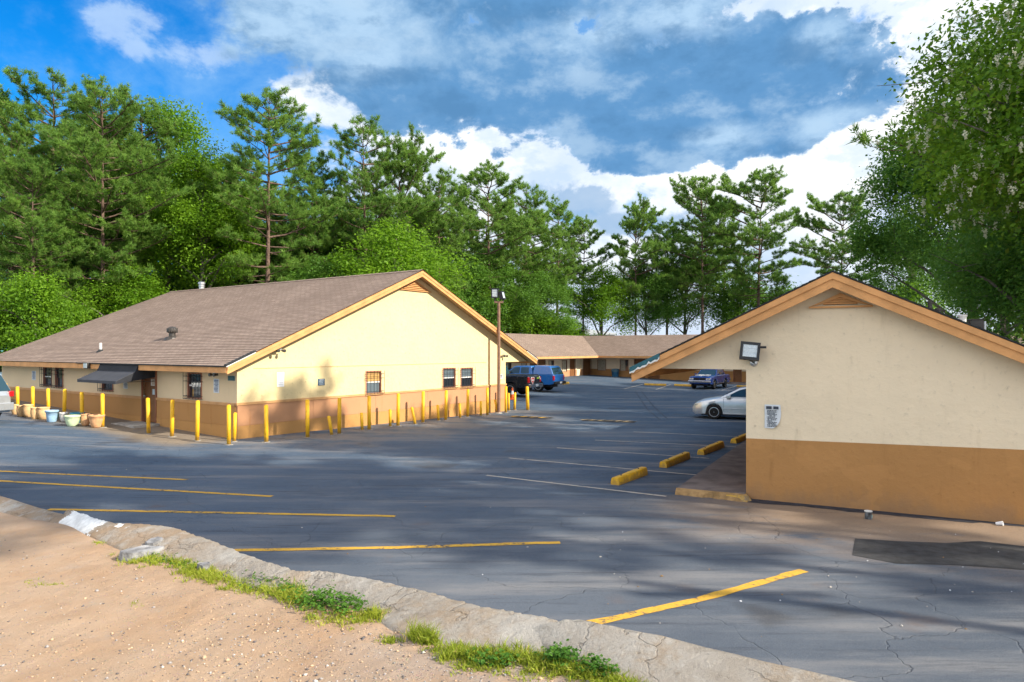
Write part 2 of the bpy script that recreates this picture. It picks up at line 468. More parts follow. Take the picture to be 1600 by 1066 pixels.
def dirt_mat():
    m, t, b = new_mat('sandy_dirt')
    co = t.n('ShaderNodeTexCoord').outputs['Object']
    c = t.mix(t.ramp(t.noise(co, .8, 7, .62), .3, .7), (.42, .275, .170), (.51, .37, .26))
    c = t.mix(t.math('MULTIPLY', t.ramp(t.noise(co, 2.2, 6, .7), .55, .72), .5), c, (.40, .33, .27))
    sep = t.n('ShaderNodeSeparateXYZ'); t.put(sep.inputs[0], co)
    grey = t.math('MULTIPLY', t.ramp(sep.outputs[0], -2.2, .2), t.ramp(t.noise(co, 1.4, 6, .7), .4, .6))
    c = t.mix(t.math('MULTIPLY', grey, .7), c, (.36, .31, .275))
    v = t.n('ShaderNodeTexVoronoi'); v.inputs['Scale'].default_value = 55; t.put(v.inputs['Vector'], co)
    g = t.math('SUBTRACT', 1.0, t.ramp(v.outputs['Distance'], .15, .45))
    pick = t.math('MULTIPLY', g, t.ramp(t.noise(co, 7, 5, .7), .42, .62))
    st = t.mix(.6, v.outputs['Color'], (.35, .33, .33))
    c = t.mix(t.math('MULTIPLY', pick, .55), c, t.mix(1.0, st, (.75, .68, .62), 'MULTIPLY'))
    fine = t.noise(co, 130, 4, .75)
    c = t.mix(t.math('MULTIPLY', t.ramp(fine, .40, .28), .5), c, (.17, .105, .06))
    c = t.mix(t.math('MULTIPLY', t.ramp(fine, .62, .74), .5), c, (.66, .54, .42))
    t.put(b.inputs['Base Color'], c)
    b.inputs['Roughness'].default_value = .96; b.inputs['Specular IOR Level'].default_value = .1
    h = t.math('ADD', t.math('MULTIPLY', pick, .5), t.math('ADD', fine, t.noise(co, 22, 5, .7)))
    t.put(b.inputs['Normal'], t.bump(h, .8, .02))
    return m

def kerb_mat():
    m, t, b = new_mat('rough_kerb_concrete')
    co = t.n('ShaderNodeTexCoord').outputs['Object']
    c = t.mix(t.ramp(t.noise(co, 1.3, 7, .65), .3, .7), (.44, .385, .325), (.57, .545, .505))
    c = t.mix(t.math('MULTIPLY', t.ramp(t.noise(co, 3.5, 7, .72), .56, .72), .55), c, (.36, .28, .20))
    sep = t.n('ShaderNodeSeparateXYZ'); t.put(sep.inputs[0], co)
    far = t.ramp(sep.outputs[0], -2.6, -4.6)
    c = t.mix(t.math('MULTIPLY', t.math('MULTIPLY', far, .8), t.ramp(t.noise(co, 2, 5, .6), .35, .55)), c, (.46, .32, .205))
    pit = t.noise(co, 34, 4, .7)
    low = t.ramp(t.noise(co, 1.1, 4, .6), .45, .6)
    c = t.mix(t.math('MULTIPLY', t.math('MULTIPLY', t.ramp(pit, .60, .68), low), .8), c, (.10, .085, .07))
    vk = t.n('ShaderNodeTexVoronoi', feature='DISTANCE_TO_EDGE'); vk.inputs['Scale'].default_value = 1.5
    wv = t.n('ShaderNodeVectorMath', operation='MULTIPLY_ADD'); wn = t.n('ShaderNodeTexNoise'); wn.inputs['Scale'].default_value = 2.5; wn.inputs['Detail'].default_value = 6
    t.put(wn.inputs['Vector'], co); t.put(wv.inputs[0], wn.outputs['Color']); wv.inputs[1].default_value = (.6, .6, .6); t.put(wv.inputs[2], co); t.put(vk.inputs['Vector'], wv.outputs[0])
    kc = t.math('MULTIPLY', t.math('SUBTRACT', 1.0, t.ramp(vk.outputs['Distance'], 0, .014)), t.ramp(t.noise(co, 1.1, 3, .5), .42, .52))
    c = t.mix(t.math('MULTIPLY', kc, .35), c, (.12, .10, .08))
    soil = t.math('MULTIPLY', t.ramp(t.noise(co, 1.7, 7, .75), .47, .62), .55)
    c = t.mix(soil, c, (.43, .31, .20))
    blot = t.noise(co, 7, 6, .75)
    c = t.mix(t.math('MULTIPLY', t.ramp(blot, .54, .66), .45), c, (.30, .26, .215))
    c = t.mix(t.math('MULTIPLY', t.ramp(blot, .44, .34), .5), c, (.66, .635, .59))
    fine = t.noise(co, 120, 4, .8)
    c = t.mix(t.math('MULTIPLY', t.ramp(fine, .45, .3), .6), c, (.2, .17, .14))
    t.put(b.inputs['Base Color'], c)
    b.inputs['Roughness'].default_value = .95; b.inputs['Specular IOR Level'].default_value = .12
    t.put(b.inputs['Normal'], t.bump(t.math('SUBTRACT', t.math('ADD', fine, t.math('MULTIPLY', t.noise(co, 12, 6, .75), 1.6)), t.math('ADD', pit, kc)), 1.0, .03))
    return m

def painted(name, col, wear, under=(.07, .075, .085)):
    m, t, b = new_mat(name)
    co = t.n('ShaderNodeTexCoord').outputs['Object']
    n = t.noise(co, 9, 8, .75); n2 = t.noise(co, 1.2, 4, .6)
    v = t.math('ADD', t.math('MULTIPLY', n, .65), t.math('MULTIPLY', n2, .35))
    c = t.mix(t.ramp(t.noise(co, 30, 4, .7), .3, .7), hexc(col, .78), col)
    c = t.mix(t.ramp(v, wear, wear + .09), c, under)
    t.put(b.inputs['Base Color'], c)
    b.inputs['Roughness'].default_value = .85; b.inputs['Specular IOR Level'].default_value = .2
    t.put(b.inputs['Normal'], t.bump(t.noise(co, 95, 3, .7), .4, .01))
    return m

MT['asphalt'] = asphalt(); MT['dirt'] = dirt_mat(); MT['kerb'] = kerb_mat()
MT['line_yellow'] = painted('yellow_line_paint', (.66, .38, .055), .515)
MT['line_pale'] = painted('worn_white_line_paint', (.54, .48, .40), .535)
MT['hump'] = painted('hump_yellow_paint', (.62, .36, .05), .56)
MT['dark_grey'] = mat('dark_asphalt', (.040, .041, .044), .9, .25, .3, 6, .5, 110, .01)
MT['tar'] = mat('tar_band', (.030, .033, .045), .85, .3, .35, 7, .5, 60, .01)
MT['skid'] = mat('skid_rubber', (.045, .060, .085), .8, .25, .3, 12)
MT['whitewash'] = mat('spilled_white_paint', (.72, .72, .70), .85, .2, .18, 9, .6, 30, .02)
MT['forest_floor'] = mat('forest_floor', (.085, .095, .04), .97, .1, .5, .8, .6, 8, .1)

def axis(segs):
    out = []
    for a, b, st in segs:
        n = max(1, round((b - a) / st)); out += [a + (b - a) * k / n for k in range(n)]
    return out + [segs[-1][1]]

def grid(name, xs, ys, fn, m):
    V = np.array([(x, y, fn(x, y)) for y in ys for x in xs])
    nx = len(xs)
    i = np.arange((len(xs) - 1) * (len(ys) - 1)); r, c = i // (nx - 1), i % (nx - 1)
    a = r * nx + c
    return np_obj(name, V, np.stack([a, a + 1, a + nx + 1, a + nx], 1), m)

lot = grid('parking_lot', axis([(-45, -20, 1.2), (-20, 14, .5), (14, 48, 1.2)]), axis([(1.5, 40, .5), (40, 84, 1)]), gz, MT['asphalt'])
tag(lot, kind='structure')
ter = grid('terrain', axis([(-700, -60, 80), (-60, 60, 8), (60, 700, 80)]), axis([(-300, -20, 40), (-20, 120, 8), (120, 900, 60)]),
           lambda x, y: -.55 + .5 * fbm(x * .02, y * .02) * smooth_step(60, 200, abs(x) + abs(y - 40)), MT['forest_floor'])
tag(ter, kind='structure')

# kerb: a crest and a foot line, each a polyline of ground points
PAIRS = [((0, 775), (-12, 795)), ((110, 797), (95, 816)), ((165, 815), (140, 836)), ((250, 822), (200, 862)), ((300, 834), (245, 873)),
         ((372, 862), (310, 889)), ((455, 890), (400, 919)), ((520, 894), (464, 922)), ((640, 918), (561, 948)), ((740, 945), (620, 984)),
         ((830, 961), (690, 1003)), ((912, 978), (790, 1012)), ((1000, 994), (865, 1028)), ((1100, 1018), (950, 1060)), ((1200, 1040), (1040, 1100)),
         ((1331, 1063), (1150, 1150))]
def kerb_h(x, y): return dz(x, y) + .10
crest = [hit(*p, kerb_h) for p, q in PAIRS]
foot = [hit(*q, dz) for p, q in PAIRS]
def extend(pts):
    a = pts[0] + (pts[0] - pts[2]).normalized() * 26
    b = pts[-1] + (pts[-1] - pts[-3]).normalized() * 22
    a.z, b.z = dz(a.x, a.y), dz(b.x, b.y)
    return [a] + pts + [b]
crest, foot = extend(crest), extend(foot)
for p in (crest[0], crest[-1]): p.z += .10

def resample(pts, n):
    """catmull-rom with equal counts per span"""
    out = []
    P = [pts[0]] + list(pts) + [pts[-1]]
    for i in range(1, len(P) - 2):
        for k in range(n):
            t = k / n
            a, b, c, d = P[i - 1], P[i], P[i + 1], P[i + 2]
            out.append(.5 * ((2 * b) + (c - a) * t + (2 * a - 5 * b + 4 * c - d) * t * t + (3 * b - a - 3 * c + d) * t ** 3))
    out.append(pts[-1].copy())
    return out
NS = 44
cr, ft = resample(crest, NS), resample(foot, NS)
V = []
ROWS = 21
for kk, (a, b) in enumerate(zip(cr, ft)):
    chip = .020 * fbm(kk * .21, 3.3, 1, 5) + .035 * max(0, fbm(kk * .07, 9.1, 2, 3) - .25)
    a = a - (a - b).normalized() * chip
    back = (a - b); back.z = 0; back.normalize()
    o1 = a + back * .45; o1.z = -.3
    o0 = a + back * .06; o0.z = a.z - .10
    row = [o1, o0]
    for k in range(ROWS - 3):
        t = k / (ROWS - 4)
        p = a.lerp(b, t)
        z = a.z + (b.z - a.z) * (t ** 1.5)
        # a worn, lumpy top
        n = .012 * fbm(p.x * .9, p.y * .9, 2) + .008 * fbm(p.x * 3.5, p.y * 3.5, 5, 5) + .008 * fbm(p.x * 17, p.y * 17, 1, 5)
        V_ = Vector((p.x, p.y, z + n * (1 if 0 < k else .7)))
        row.append(V_)
    e = b - back * .12; e.z = b.z - .14
    row.append(e)
    V += row
V = np.array([tuple(p) for p in V])
i = np.arange((len(cr) - 1) * (ROWS - 1)); r, c = i // (ROWS - 1), i % (ROWS - 1); a = r * ROWS + c
kerb = np_obj('kerb', V, np.stack([a, a + 1, a + ROWS + 1, a + ROWS], 1), MT['kerb'])
kerb.data.polygons.foreach_set('use_smooth', [True] * len(kerb.data.polygons))
tag(kerb, kind='structure')

# dirt verge: from under the kerb towards the road behind the camera
dist = [-.12, 0, .05, .1] + [.1 + .08 * k for k in range(1, 60)] + [5.3, 6, 7, 9, 12, 16, 24]
V = []
for a, b in zip(cr, ft):
    for d in dist:
        x, y = b.x - .40 * d, b.y - .92 * d
        z = dz(x, y) + .022 * fbm(x * .9, y * .9, 7) + .010 * fbm(x * 4, y * 4, 9) + .005 * fbm(x * 14, y * 14, 3, 3)
        if d <= 0: z = dz(x, y) - .02
        V.append((x, y, z))
V = np.array(V); nd = len(dist)
i = np.arange((len(cr) - 1) * (nd - 1)); r, c = i // (nd - 1), i % (nd - 1); a = r * nd + c
verge = np_obj('dirt_verge', V, np.stack([a, a + 1, a + nd + 1, a + nd], 1)[:, ::-1], MT['dirt'])
verge.data.polygons.foreach_set('use_smooth', [True] * len(verge.data.polygons))
tag(verge, kind='structure')
def verge_z(x, y):
    return dz(x, y) + .022 * fbm(x * .9, y * .9, 7) + .010 * fbm(x * 4, y * 4, 9) + .005 * fbm(x * 14, y * 14, 3, 3)

# painted lines draped on the asphalt
def ribbon(name, pts, w, m, lift=.005, rough=.38, seed=0):
    """pts: ground points (x, y)"""
    pts = [Vector((p[0], p[1], 0)) for p in pts]
    ln = sum((pts[k + 1] - pts[k]).length for k in range(len(pts) - 1))
    q = []
    for k in range(len(pts) - 1):
        L = (pts[k + 1] - pts[k]).length; n = max(1, int(L / .12))
        q += [pts[k].lerp(pts[k + 1], j / n) for j in range(n)]
    q.append(pts[-1])
    vs = []
    for k, p in enumerate(q):
        d = (q[min(k + 1, len(q) - 1)] - q[max(k - 1, 0)]).normalized(); nrm = Vector((-d.y, d.x, 0))
        for s in (-1, 1):
            ww = w * .5 * (1 + rough * fbm(k * .35, s * 3 + seed, seed))
            e = p + nrm * s * ww
            vs.append((e.x, e.y, gz(e.x, e.y) + lift))
    fs = [(2 * k, 2 * k + 2, 2 * k + 3, 2 * k + 1) for k in range(len(q) - 1)]
    o = MB().add(vs, fs).build(name, m)
    return tag(o, kind='structure')
def px_line(name, a, b, w, m, mid=None, seed=0, ext=0.0, bend=0.0):
    A, B = hit(*a), hit(*b)
    pts = [A] + ([hit(*mid)] if mid else []) + [B]
    if ext:
        d = (A - B).normalized(); pts[0] = A + d * ext
    return ribbon(name, pts, w, m, seed=seed)
px_line('yellow_line', (912, 976), (1256, 892), .135, MT['line_yellow'], mid=(1090, 938), seed=1, ext=.4)
px_line('yellow_line', (372, 860), (875, 848), .125, MT['line_yellow'], mid=(620, 856), seed=2, ext=.4)
px_line('yellow_line', (108, 797), (618, 807), .12, MT['line_yellow'], seed=3, ext=.4)
px_line('yellow_line', (-60, 748), (425, 776), .12, MT['line_yellow'], seed=4, ext=.4)
px_line('yellow_line', (-40, 734), (292, 750), .11, MT['line_yellow'], seed=5)
for k, (a, b) in enumerate([((760, 743), (1041, 776)), ((795, 716), (1105, 744)), ((870, 700), (1108, 716.5)), ((930, 688), (1180, 700)), ((990, 675), (1180, 684))]):
    px_line('stall_line', a, b, .085, MT['line_pale'], seed=10 + k)
for k, (a, b) in enumerate([((975, 608), (1005, 600.5)), ((1025, 609), (1048, 601)), ((1128, 610), (1153, 602.5))]):
    px_line('stall_line', a, b, .10, MT['line_pale'], seed=30 + k)
px_line('stall_line', (1085, 658), (1180, 660), .085, MT['line_pale'], seed=41)
for a, m_, b in [((993, 612), (1012, 640), (1031, 656)), ((1003, 612), (1022, 636), (1043, 655))]:
    ribbon('tyre_mark', [hit(*a), hit(*m_), hit(*b)], .09, MT['skid'], lift=.004, rough=.9)
# dark sheet on the asphalt and tar band by the right-hand wing
def sheet(name, pxs, m, lift=.005, kind='structure'):
    P = [hit(*p) for p in pxs]
    c = sum(P, Vector()) / len(P)
    return tag(MB().add([(p.x, p.y, gz(p.x, p.y) + lift) for p in P], [tuple(range(len(P)))]).build(name, m), kind=kind)
sheet('dark_ground_sheet', [(1336, 842), (1400, 846), (1480, 849), (1530, 846), (1720, 868), (1720, 905), (1600, 891), (1500, 884), (1400, 881), (1332, 868)], MT['dark_grey'], .005)
tb = []
for k in range(41):
    xl = .05 + k * .125
    w = .20 + .10 * fbm(k * .17, 1.3) + (.08 if k < 30 else -.02)
    tb.append((xl, w))
vs = []
for xl, w in tb:
    for q in (.1, -max(.03, w)):
        x, y = RX0 + WX * xl + LX * q, RY0 + WY * xl + LY * q
        vs.append((x, y, gz(x, y) + .006))
tag(MB().add(vs, [(2 * k + 1, 2 * k + 3, 2 * k + 2, 2 * k) for k in range(40)]).build('tar_strip', MT['tar']), kind='structure')
# ------------------------------------------------------------------ buildings
def wall_mesh(mb, x0, x1, z0, z1, holes, mi=0, y=0.0, depth=.09, reveal_mi=None):
    """a wall in the plane y with rectangular openings and their reveals (outside is -y)"""
    xs = sorted({x0, x1} | {h[0] for h in holes} | {h[1] for h in holes})
    zs = sorted({z0, z1} | {min(max(v, z0), z1) for h in holes for v in h[2:4]})
    xs = [x for x in xs if x0 <= x <= x1]
    for i in range(len(xs) - 1):
        for j in range(len(zs) - 1):
            cx, cz = (xs[i] + xs[i + 1]) / 2, (zs[j] + zs[j + 1]) / 2
            if any(h[0] < cx < h[1] and h[2] < cz < h[3] for h in holes): continue
            mb.add([(xs[i], y, zs[j]), (xs[i + 1], y, zs[j]), (xs[i + 1], y, zs[j + 1]), (xs[i], y, zs[j + 1])], [(0, 1, 2, 3)], mi)
    rm = mi if reveal_mi is None else reveal_mi
    for a, b, c, d in holes:
        c2, d2 = max(c, z0), min(d, z1)
        if d2 <= c2: continue
        for p, q in (((a, c2), (a, d2)), ((b, d2), (b, c2)), ((a, d2), (b, d2)), ((b, c2), (a, c2))):
            if p[1] == q[1] and not (c <= p[1] <= d and (p[1] in (c, d))): continue
            mb.add([(p[0], y, p[1]), (q[0], y, q[1]), (q[0], y + depth, q[1]), (p[0], y + depth, p[1])], [(0, 1, 2, 3)], rm)

def turn(mb):
    """maps a wall built in plane y onto the plane x (outside -x): (x, y, z) -> (y, -x + ...)"""
    mb.v = [(y, x, z) for x, y, z in mb.v]
    mb.f = [f[::-1] for f in mb.f]
    mb.uv = [u[::-1] if u else None for u in mb.uv]
    return mb

def roof_plane(mb, e0, e1, r1, r0, course=.145, mi=0, u0=0.0):
    """sawtooth courses from the eave edge e0-e1 up to the ridge edge r0-r1"""
    e0, e1, r0, r1 = map(Vector, (e0, e1, r0, r1))
    L = ((r0 - e0).length + (r1 - e1).length) / 2
    n = max(2, round(L / course))
    nrm = (e1 - e0).cross(r0 - e0).normalized()
    if nrm.z < 0: nrm = -nrm
    t_ = .010
    for k in range(n):
        a, b = k / n, (k + 1) / n
        A0, A1 = e0.lerp(r0, a) + nrm * t_, e1.lerp(r1, a) + nrm * t_
        B0, B1 = e0.lerp(r0, b), e1.lerp(r1, b)
        def uvp(p): return (u0 + (p - e0).dot((e1 - e0).normalized()), 0)
        q = [A0, A1, B1, B0]
        uv = [(uvp(A0)[0], a * n * course), (uvp(A1)[0], a * n * course), (uvp(B1)[0], b * n * course), (uvp(B0)[0], b * n * course)]
        mb.add(q, [(0, 1, 2, 3)], mi, [uv])
        C0, C1 = e0.lerp(r0, a), e1.lerp(r1, a)
        mb.add([C0, C1, A1, A0], [(0, 1, 2, 3)], mi, [[uv[0]] * 4])

def vent_triangle(mb, cx, z, w, h, y):
    """louvred triangular gable vent"""
    for s in (-1, 1):
        a, b, c, d = (cx + s * w, z), (cx, z + h), (cx, z + h - .07), (cx + s * (w - .17), z + .035)
        mb.prism([a, b, c, d], y - .045, y, 'y', 0)
    mb.prism([(cx - w - .03, z - .035), (cx + w + .03, z - .035), (cx + w + .03, z - .002), (cx - w - .03, z - .002)], y - .06, y, 'y', 0)
    for k in range(4):
        zz = z + .03 + k * h * .18
        hw = max(.02, (w - .16) * (1 - (zz - z) / (h - .04)))
        mb.hexa([(cx - hw, y - .04, zz), (cx + hw, y - .04, zz), (cx + hw, y - .01, zz + .03), (cx - hw, y - .01, zz + .03),
                 (cx - hw, y - .04, zz + .012), (cx + hw, y - .04, zz + .012), (cx + hw, y - .01, zz + .045), (cx - hw, y - .01, zz + .045)], 0)
    mb.prism([(cx - w + .2, z + .02), (cx + w - .2, z + .02), (cx, z + h - .09)], y - .008, y - .002, 'y', 1)

class Frame:
    """local frame of a building"""
    def __init__(s, ox, oy, ang, oz=0.0):
        s.o = Vector((ox, oy, oz)); s.a = ang
        s.x = Vector((math.cos(ang), math.sin(ang), 0)); s.y = Vector((-math.sin(ang), math.cos(ang), 0))
    def on_front(s, px, py, y=0.0):
        """pixel to (x, z) in the plane local y = const"""
        rx, rz = (px - 800) / F, -(py - HOR) / F
        d = Vector((rx, 1, 0)); q = (s.o + s.y * y)
        t = q.dot(s.y) / d.dot(s.y)
        P = d * t
        return ((P - q).dot(s.x), EYE + rz * t - s.o.z)
    def on_side(s, px, py, x=0.0):
        """pixel to (y, z) in the plane local x = const"""
        rx, rz = (px - 800) / F, -(py - HOR) / F
        d = Vector((rx, 1, 0)); q = (s.o + s.x * x)
        t = q.dot(s.x) / d.dot(s.x)
        P = d * t
        return ((P - q).dot(s.y), EYE + rz * t - s.o.z)
    def world(s, x, y, z): return s.o + s.x * x + s.y * y + Vector((0, 0, z))
    def local(s, p):
        q = Vector((p[0], p[1], 0)) - Vector((s.o.x, s.o.y, 0))
        return q.dot(s.x), q.dot(s.y)

def window(parent, x0, x1, z0, z1, depth=.09, frame='frame_red', upper='pane_blue', lower='pane', bars=True, side=False, sash=True, label=None):
    fr = MB(); w = .045
    y0, y1 = -.018, depth
    fr.box(x0, x0 + w, y0, y1, z0, z1); fr.box(x1 - w, x1, y0, y1, z0, z1)
    fr.box(x0 + w, x1 - w, y0, y1, z1 - w, z1); fr.box(x0 + w, x1 - w, y0, y1, z0, z0 + w * .7)
    if side: turn(fr)
    f = fr.build('window', MT[frame], parent)
    if label: f['label'] = label
    zm = (z0 + z1) / 2
    gp = MB()
    gp.box(x0 + w, x1 - w, depth * .55, depth * .7, zm, z1 - w, 0)
    gp.box(x0 + w, x1 - w, depth * .70, depth * .85, z0 + w * .7, zm, 1)
    if side: turn(gp)
    gp.build('pane', [MT[upper], MT[lower]], f)
    if sash:
        s_ = MB().box(x0 + w, x1 - w, depth * .35, depth * .62, zm - .025, zm + .025)
        if side: turn(s_)
        s_.build('sash', MT['white'], f)
    if bars:
        b = MB(); yb = -.14
        n = 5
        bx0, bx1 = x0 - .03, x1 + .04
        for k in range(n + 1):
            x = bx0 + (bx1 - bx0) * k / n
            b.tube([(x, yb, z0 - .02), (x, yb, z1 + .0)], .009, 5)
        for z in (z0 + .09, zm + .35 * (z1 - zm), z1 - .12, z0 - .01):
            b.tube([(bx0, yb, z), (bx1, yb, z)], .009, 5)
            for x in (bx0, bx1): b.tube([(x, yb, z), (x, .0, z)], .008, 5)
        for k in range(n):       # small scrolls between the bars
            x = bx0 + (bx1 - bx0) * (k + .5) / n
            b.tube([(x + .035 * math.cos(a), yb, z0 + .06 + .035 * math.sin(a)) for a in [j * PI / 4 for j in range(9)]], .006, 4, cap=False)
        if side: turn(b)
        b.build('bar', MT['iron'], f)
    return f

def gable_rake(mb, tip, apex, w, y0, y1, mi=0, drop=.19):
    """fascia board along a roof slope in the gable plane"""
    (x0, z0), (x1, z1) = tip, apex
    mb.hexa([(x0, y0, z0 - drop), (x1, y0, z1 - drop), (x1, y1, z1 - drop), (x0, y1, z0 - drop),
             (x0, y0, z0), (x1, y0, z1), (x1, y1, z1), (x0, y1, z0)], mi)

# ---------------------------------------------------------------- office (left)
OF = Frame(OX, OY, math.atan2(DY, DX))
office = empty('motel_office', (OX, OY, 0), OF.a)
tag(office, 'cream stucco office building with brown lower wall, barred windows and large gabled shingle roof', 'motel')
WX1 = 15.14; YL = 18.6
TIPL, TIPR, APX = (-.62, 2.36), (17.45, 2.36), (8.42, 6.20)
YO = -.42                         # gable overhang
SL = (APX[1] - TIPL[1]) / (APX[0] - TIPL[0])
wx = lambda px0, px1, py0, py1: (OF.on_front(px0, py0)[0], OF.on_front(px1, py0)[0], OF.on_front((px0 + px1) / 2, py1)[1], OF.on_front((px0 + px1) / 2, py0)[1])
wy = lambda px0, px1, py0, py1: (OF.on_side(px1, py0)[0], OF.on_side(px0, py0)[0], OF.on_side((px0 + px1) / 2, py1)[1], OF.on_side((px0 + px1) / 2, py0)[1])
BAND = 1.10
gw = [wx(571, 595.5, 579.5, 615), wx(691.5, 711.3, 574.8, 606), wx(719.5, 738.2, 574.6, 605)]
gw = [(a, b, max(c, BAND + .05), d) for a, b, c, d in gw]
fw = [wy(293, 315.5, 582.5, 623), wy(159, 177, 576.5, 611), wy(86.5, 98.8, 574.5, 606), wy(68, 81, 573.5, 604)]
fw = [(a, b, max(c, BAND + .08), d) for a, b, c, d in fw]
dr = wy(223.8, 243.8, 581, 660)
dr = (dr[0], dr[1], gz(*OF.world(0, (dr[0] + dr[1]) / 2, 0)[:2]) + .06, 2.15)
g = MB()
wall_mesh(g, 0, WX1, BAND, 2.26, gw, 0)
# gable field above, with the part over the porch
g.add([(0, 0, 2.26), (WX1, 0, 2.26), (TIPR[0] - .12, 0, 2.26), (APX[0], 0, APX[1] - .1), (-.3, 0, 2.40), (0, 0, 2.40)][:0] or
      [(0, 0, 2.26), (TIPR[0] - .3, 0, 2.26), (APX[0], 0, APX[1] - .08), (0, 0, 2.26 + SL * .62)], [(0, 1, 2, 3)], 0)
g.add([(TIPR[0] - .3, .14, 2.26), (TIPR[0] - .3, 0, 2.26), (WX1, 0, 2.26), (WX1, .14, 2.26)], [(0, 1, 2, 3)], 0)
g.add([(WX1, 0, -.6), (WX1, YL, -.6), (WX1, YL, 2.4), (WX1, 0, 2.4)], [(0, 1, 2, 3)], 0)
g.add([(0, YL, -.3), (0, YL, 2.3), (APX[0], YL, APX[1] - .1), (TIPR[0] - .3, YL, 2.3), (WX1, YL, 2.3), (WX1, YL, -.3)], [(0, 1, 2, 3, 4, 5)], 0)
g.build('wall', MT['cream'], office)
g = MB(); wall_mesh(g, 0, YL, BAND, 2.42, fw + [dr], 0); turn(g)
g.build('front_wall', MT['cream_siding'], office)
# brown lower wall, in panels with seams
SEAM = .42
g = MB()
xs = [0, 3.05, 6.1, 9.2, 12.2, 13.45, WX1]
for k in range(len(xs) - 1):
    g.box(xs[k] + .004, xs[k + 1] - .004, -.022, .05, SEAM + .012, BAND - .005)
g.box(0.0, WX1, -.012, .05, SEAM - .01, BAND - .03)
g.build('lower_wall', MT['brown_sunlit'], office)
g = MB().box(-.004, WX1 + .01, -.03, .05, -.8, SEAM)
g.build('footing', MT['brown_base'], office)
g = MB()
g.box(-.045, WX1 + .03, -.05, .06, BAND - .005, BAND + .075)
g.build('dado_cap', MT['trim2'], office)
g = MB()
ysg = [0.05, dr[0] - .06, dr[1] + .06, YL]
g.box(.06, dr[0] - .07, -.024, .05, SEAM + .012, BAND - .03); g.box(dr[1] + .07, YL, -.024, .05, SEAM + .012, BAND - .03)
g.box(.06, dr[0] - .07, -.014, .05, SEAM - .02, SEAM + .03); g.box(dr[1] + .07, YL, -.014, .05, SEAM - .02, SEAM + .03)
turn(g).build('lower_wall', MT['brown_shaded'], office)
g = MB(); g.box(.06, dr[0] - .07, -.03, .05, -.8, SEAM); g.box(dr[1] + .07, YL, -.03, .05, -.8, SEAM)
turn(g).build('footing', MT['brown_base'], office)
g = MB(); g.box(.07, dr[0] - .07, -.05, .06, BAND - .03, BAND + .06); g.box(dr[1] + .07, YL, -.05, .06, BAND - .03, BAND + .06)
turn(g).build('dado_cap', MT['trim2'], office)
# sheet seams on the gable stucco, and the conduit
g = MB(); g.box(.6, 13.5, -.006, .02, 2.255, 2.275); g.build('seam', MT['trim2'], office)
cx = OF.on_front(763.5, 560)[0]
g = MB(); g.tube([(cx, -.035, SEAM - .3), (cx, -.035, 3.25)], .022, 6); g.build('conduit', MT['trim2'], office)
for k, h in enumerate(gw):
    window(office, *h, upper='pane_board' if k == 0 else 'pane_blue', lower='pane_blue' if k == 0 else 'pane',
           label='barred window with orange board behind its upper pane' if k == 0 else None)
for k, h in enumerate(fw):
    window(office, *h, side=True, frame='frame_red', upper='pane', lower='pane', sash=k != 2)
# door
g = MB(); w = .07
g.box(dr[0] - .07, dr[0], -.05, .09, dr[2] - .1, dr[3] + .07); g.box(dr[1], dr[1] + .07, -.05, .09, dr[2] - .1, dr[3] + .07)
g.box(dr[0] - .07, dr[1] + .07, -.052, .09, dr[3] + .07, dr[3] + .16); g.box(dr[0], dr[1], -.02, .09, dr[3], dr[3] + .07)
dfr = turn(g).build('door_frame', MT['frame'], office)
g = MB(); g.box(dr[0], dr[1], .055, .09, dr[2], dr[3])
for a, b in ((.12, .42), (.52, .88)):
    zz0, zz1 = dr[2] + (dr[3] - dr[2]) * a, dr[2] + (dr[3] - dr[2]) * b
    for q in (0, 1):
        xa = dr[0] + .12 + q * (dr[1] - dr[0] - .18) * .52
        g.box(xa, xa + (dr[1] - dr[0]) * .34, .045, .06, zz0, zz1)
dor = turn(g).build('door', MT['door'], office)
g = MB(); g.lathe([(.012, -.03), (.03, -.03), (.034, 0), (.022, .03), (.012, .055)], 10, (dr[1] - .09, 0, 0), 'y')
g.v = [(x, y - .0, z + dr[2] + .95) for x, y, z in g.v]
turn(g).build('handle', MT['metal'], dor)
# roof: two slopes, fascia, soffits
YA, YB = YO, YL + .40
RZ = .035
g = MB()
roof_plane(g, (TIPL[0] - .04, YA - .02, TIPL[1] + RZ - .017), (TIPL[0] - .04, YB, TIPL[1] + RZ - .017), (APX[0], YB, APX[1] + RZ), (APX[0], YA - .02, APX[1] + RZ))
roof_plane(g, (TIPR[0] + .04, YB, TIPR[1] + RZ - .017), (TIPR[0] + .04, YA - .02, TIPR[1] + RZ - .017), (APX[0], YA - .02, APX[1] + RZ), (APX[0], YB, APX[1] + RZ))
roof = g.build('roof', MT['shingle'], office)
g = MB()   # ridge caps
nn = 60
for k in range(nn):
    y0, y1 = YA - .03 + (YB - YA) * k / nn, YA - .03 + (YB - YA) * (k + 1) / nn + .03
    for s in (-1, 1):
        g.add([(APX[0], y0, APX[1] + RZ + .035), (APX[0] + s * .16, y0, APX[1] + RZ + .035 - .16 * SL), (APX[0] + s * .16, y1, APX[1] + RZ + .022 - .16 * SL), (APX[0], y1, APX[1] + RZ + .022)],
              [(0, 1, 2, 3) if s > 0 else (3, 2, 1, 0)], 0, [[(0, 0), (.1, 0), (.1, .1), (0, .1)]])
g.build('ridge', MT['shingle'], roof)
g = MB()
gable_rake(g, TIPL, APX, 0, YA, YA + .04, 0, .24); gable_rake(g, TIPR, APX, 0, YA, YA + .04, 0, .24)
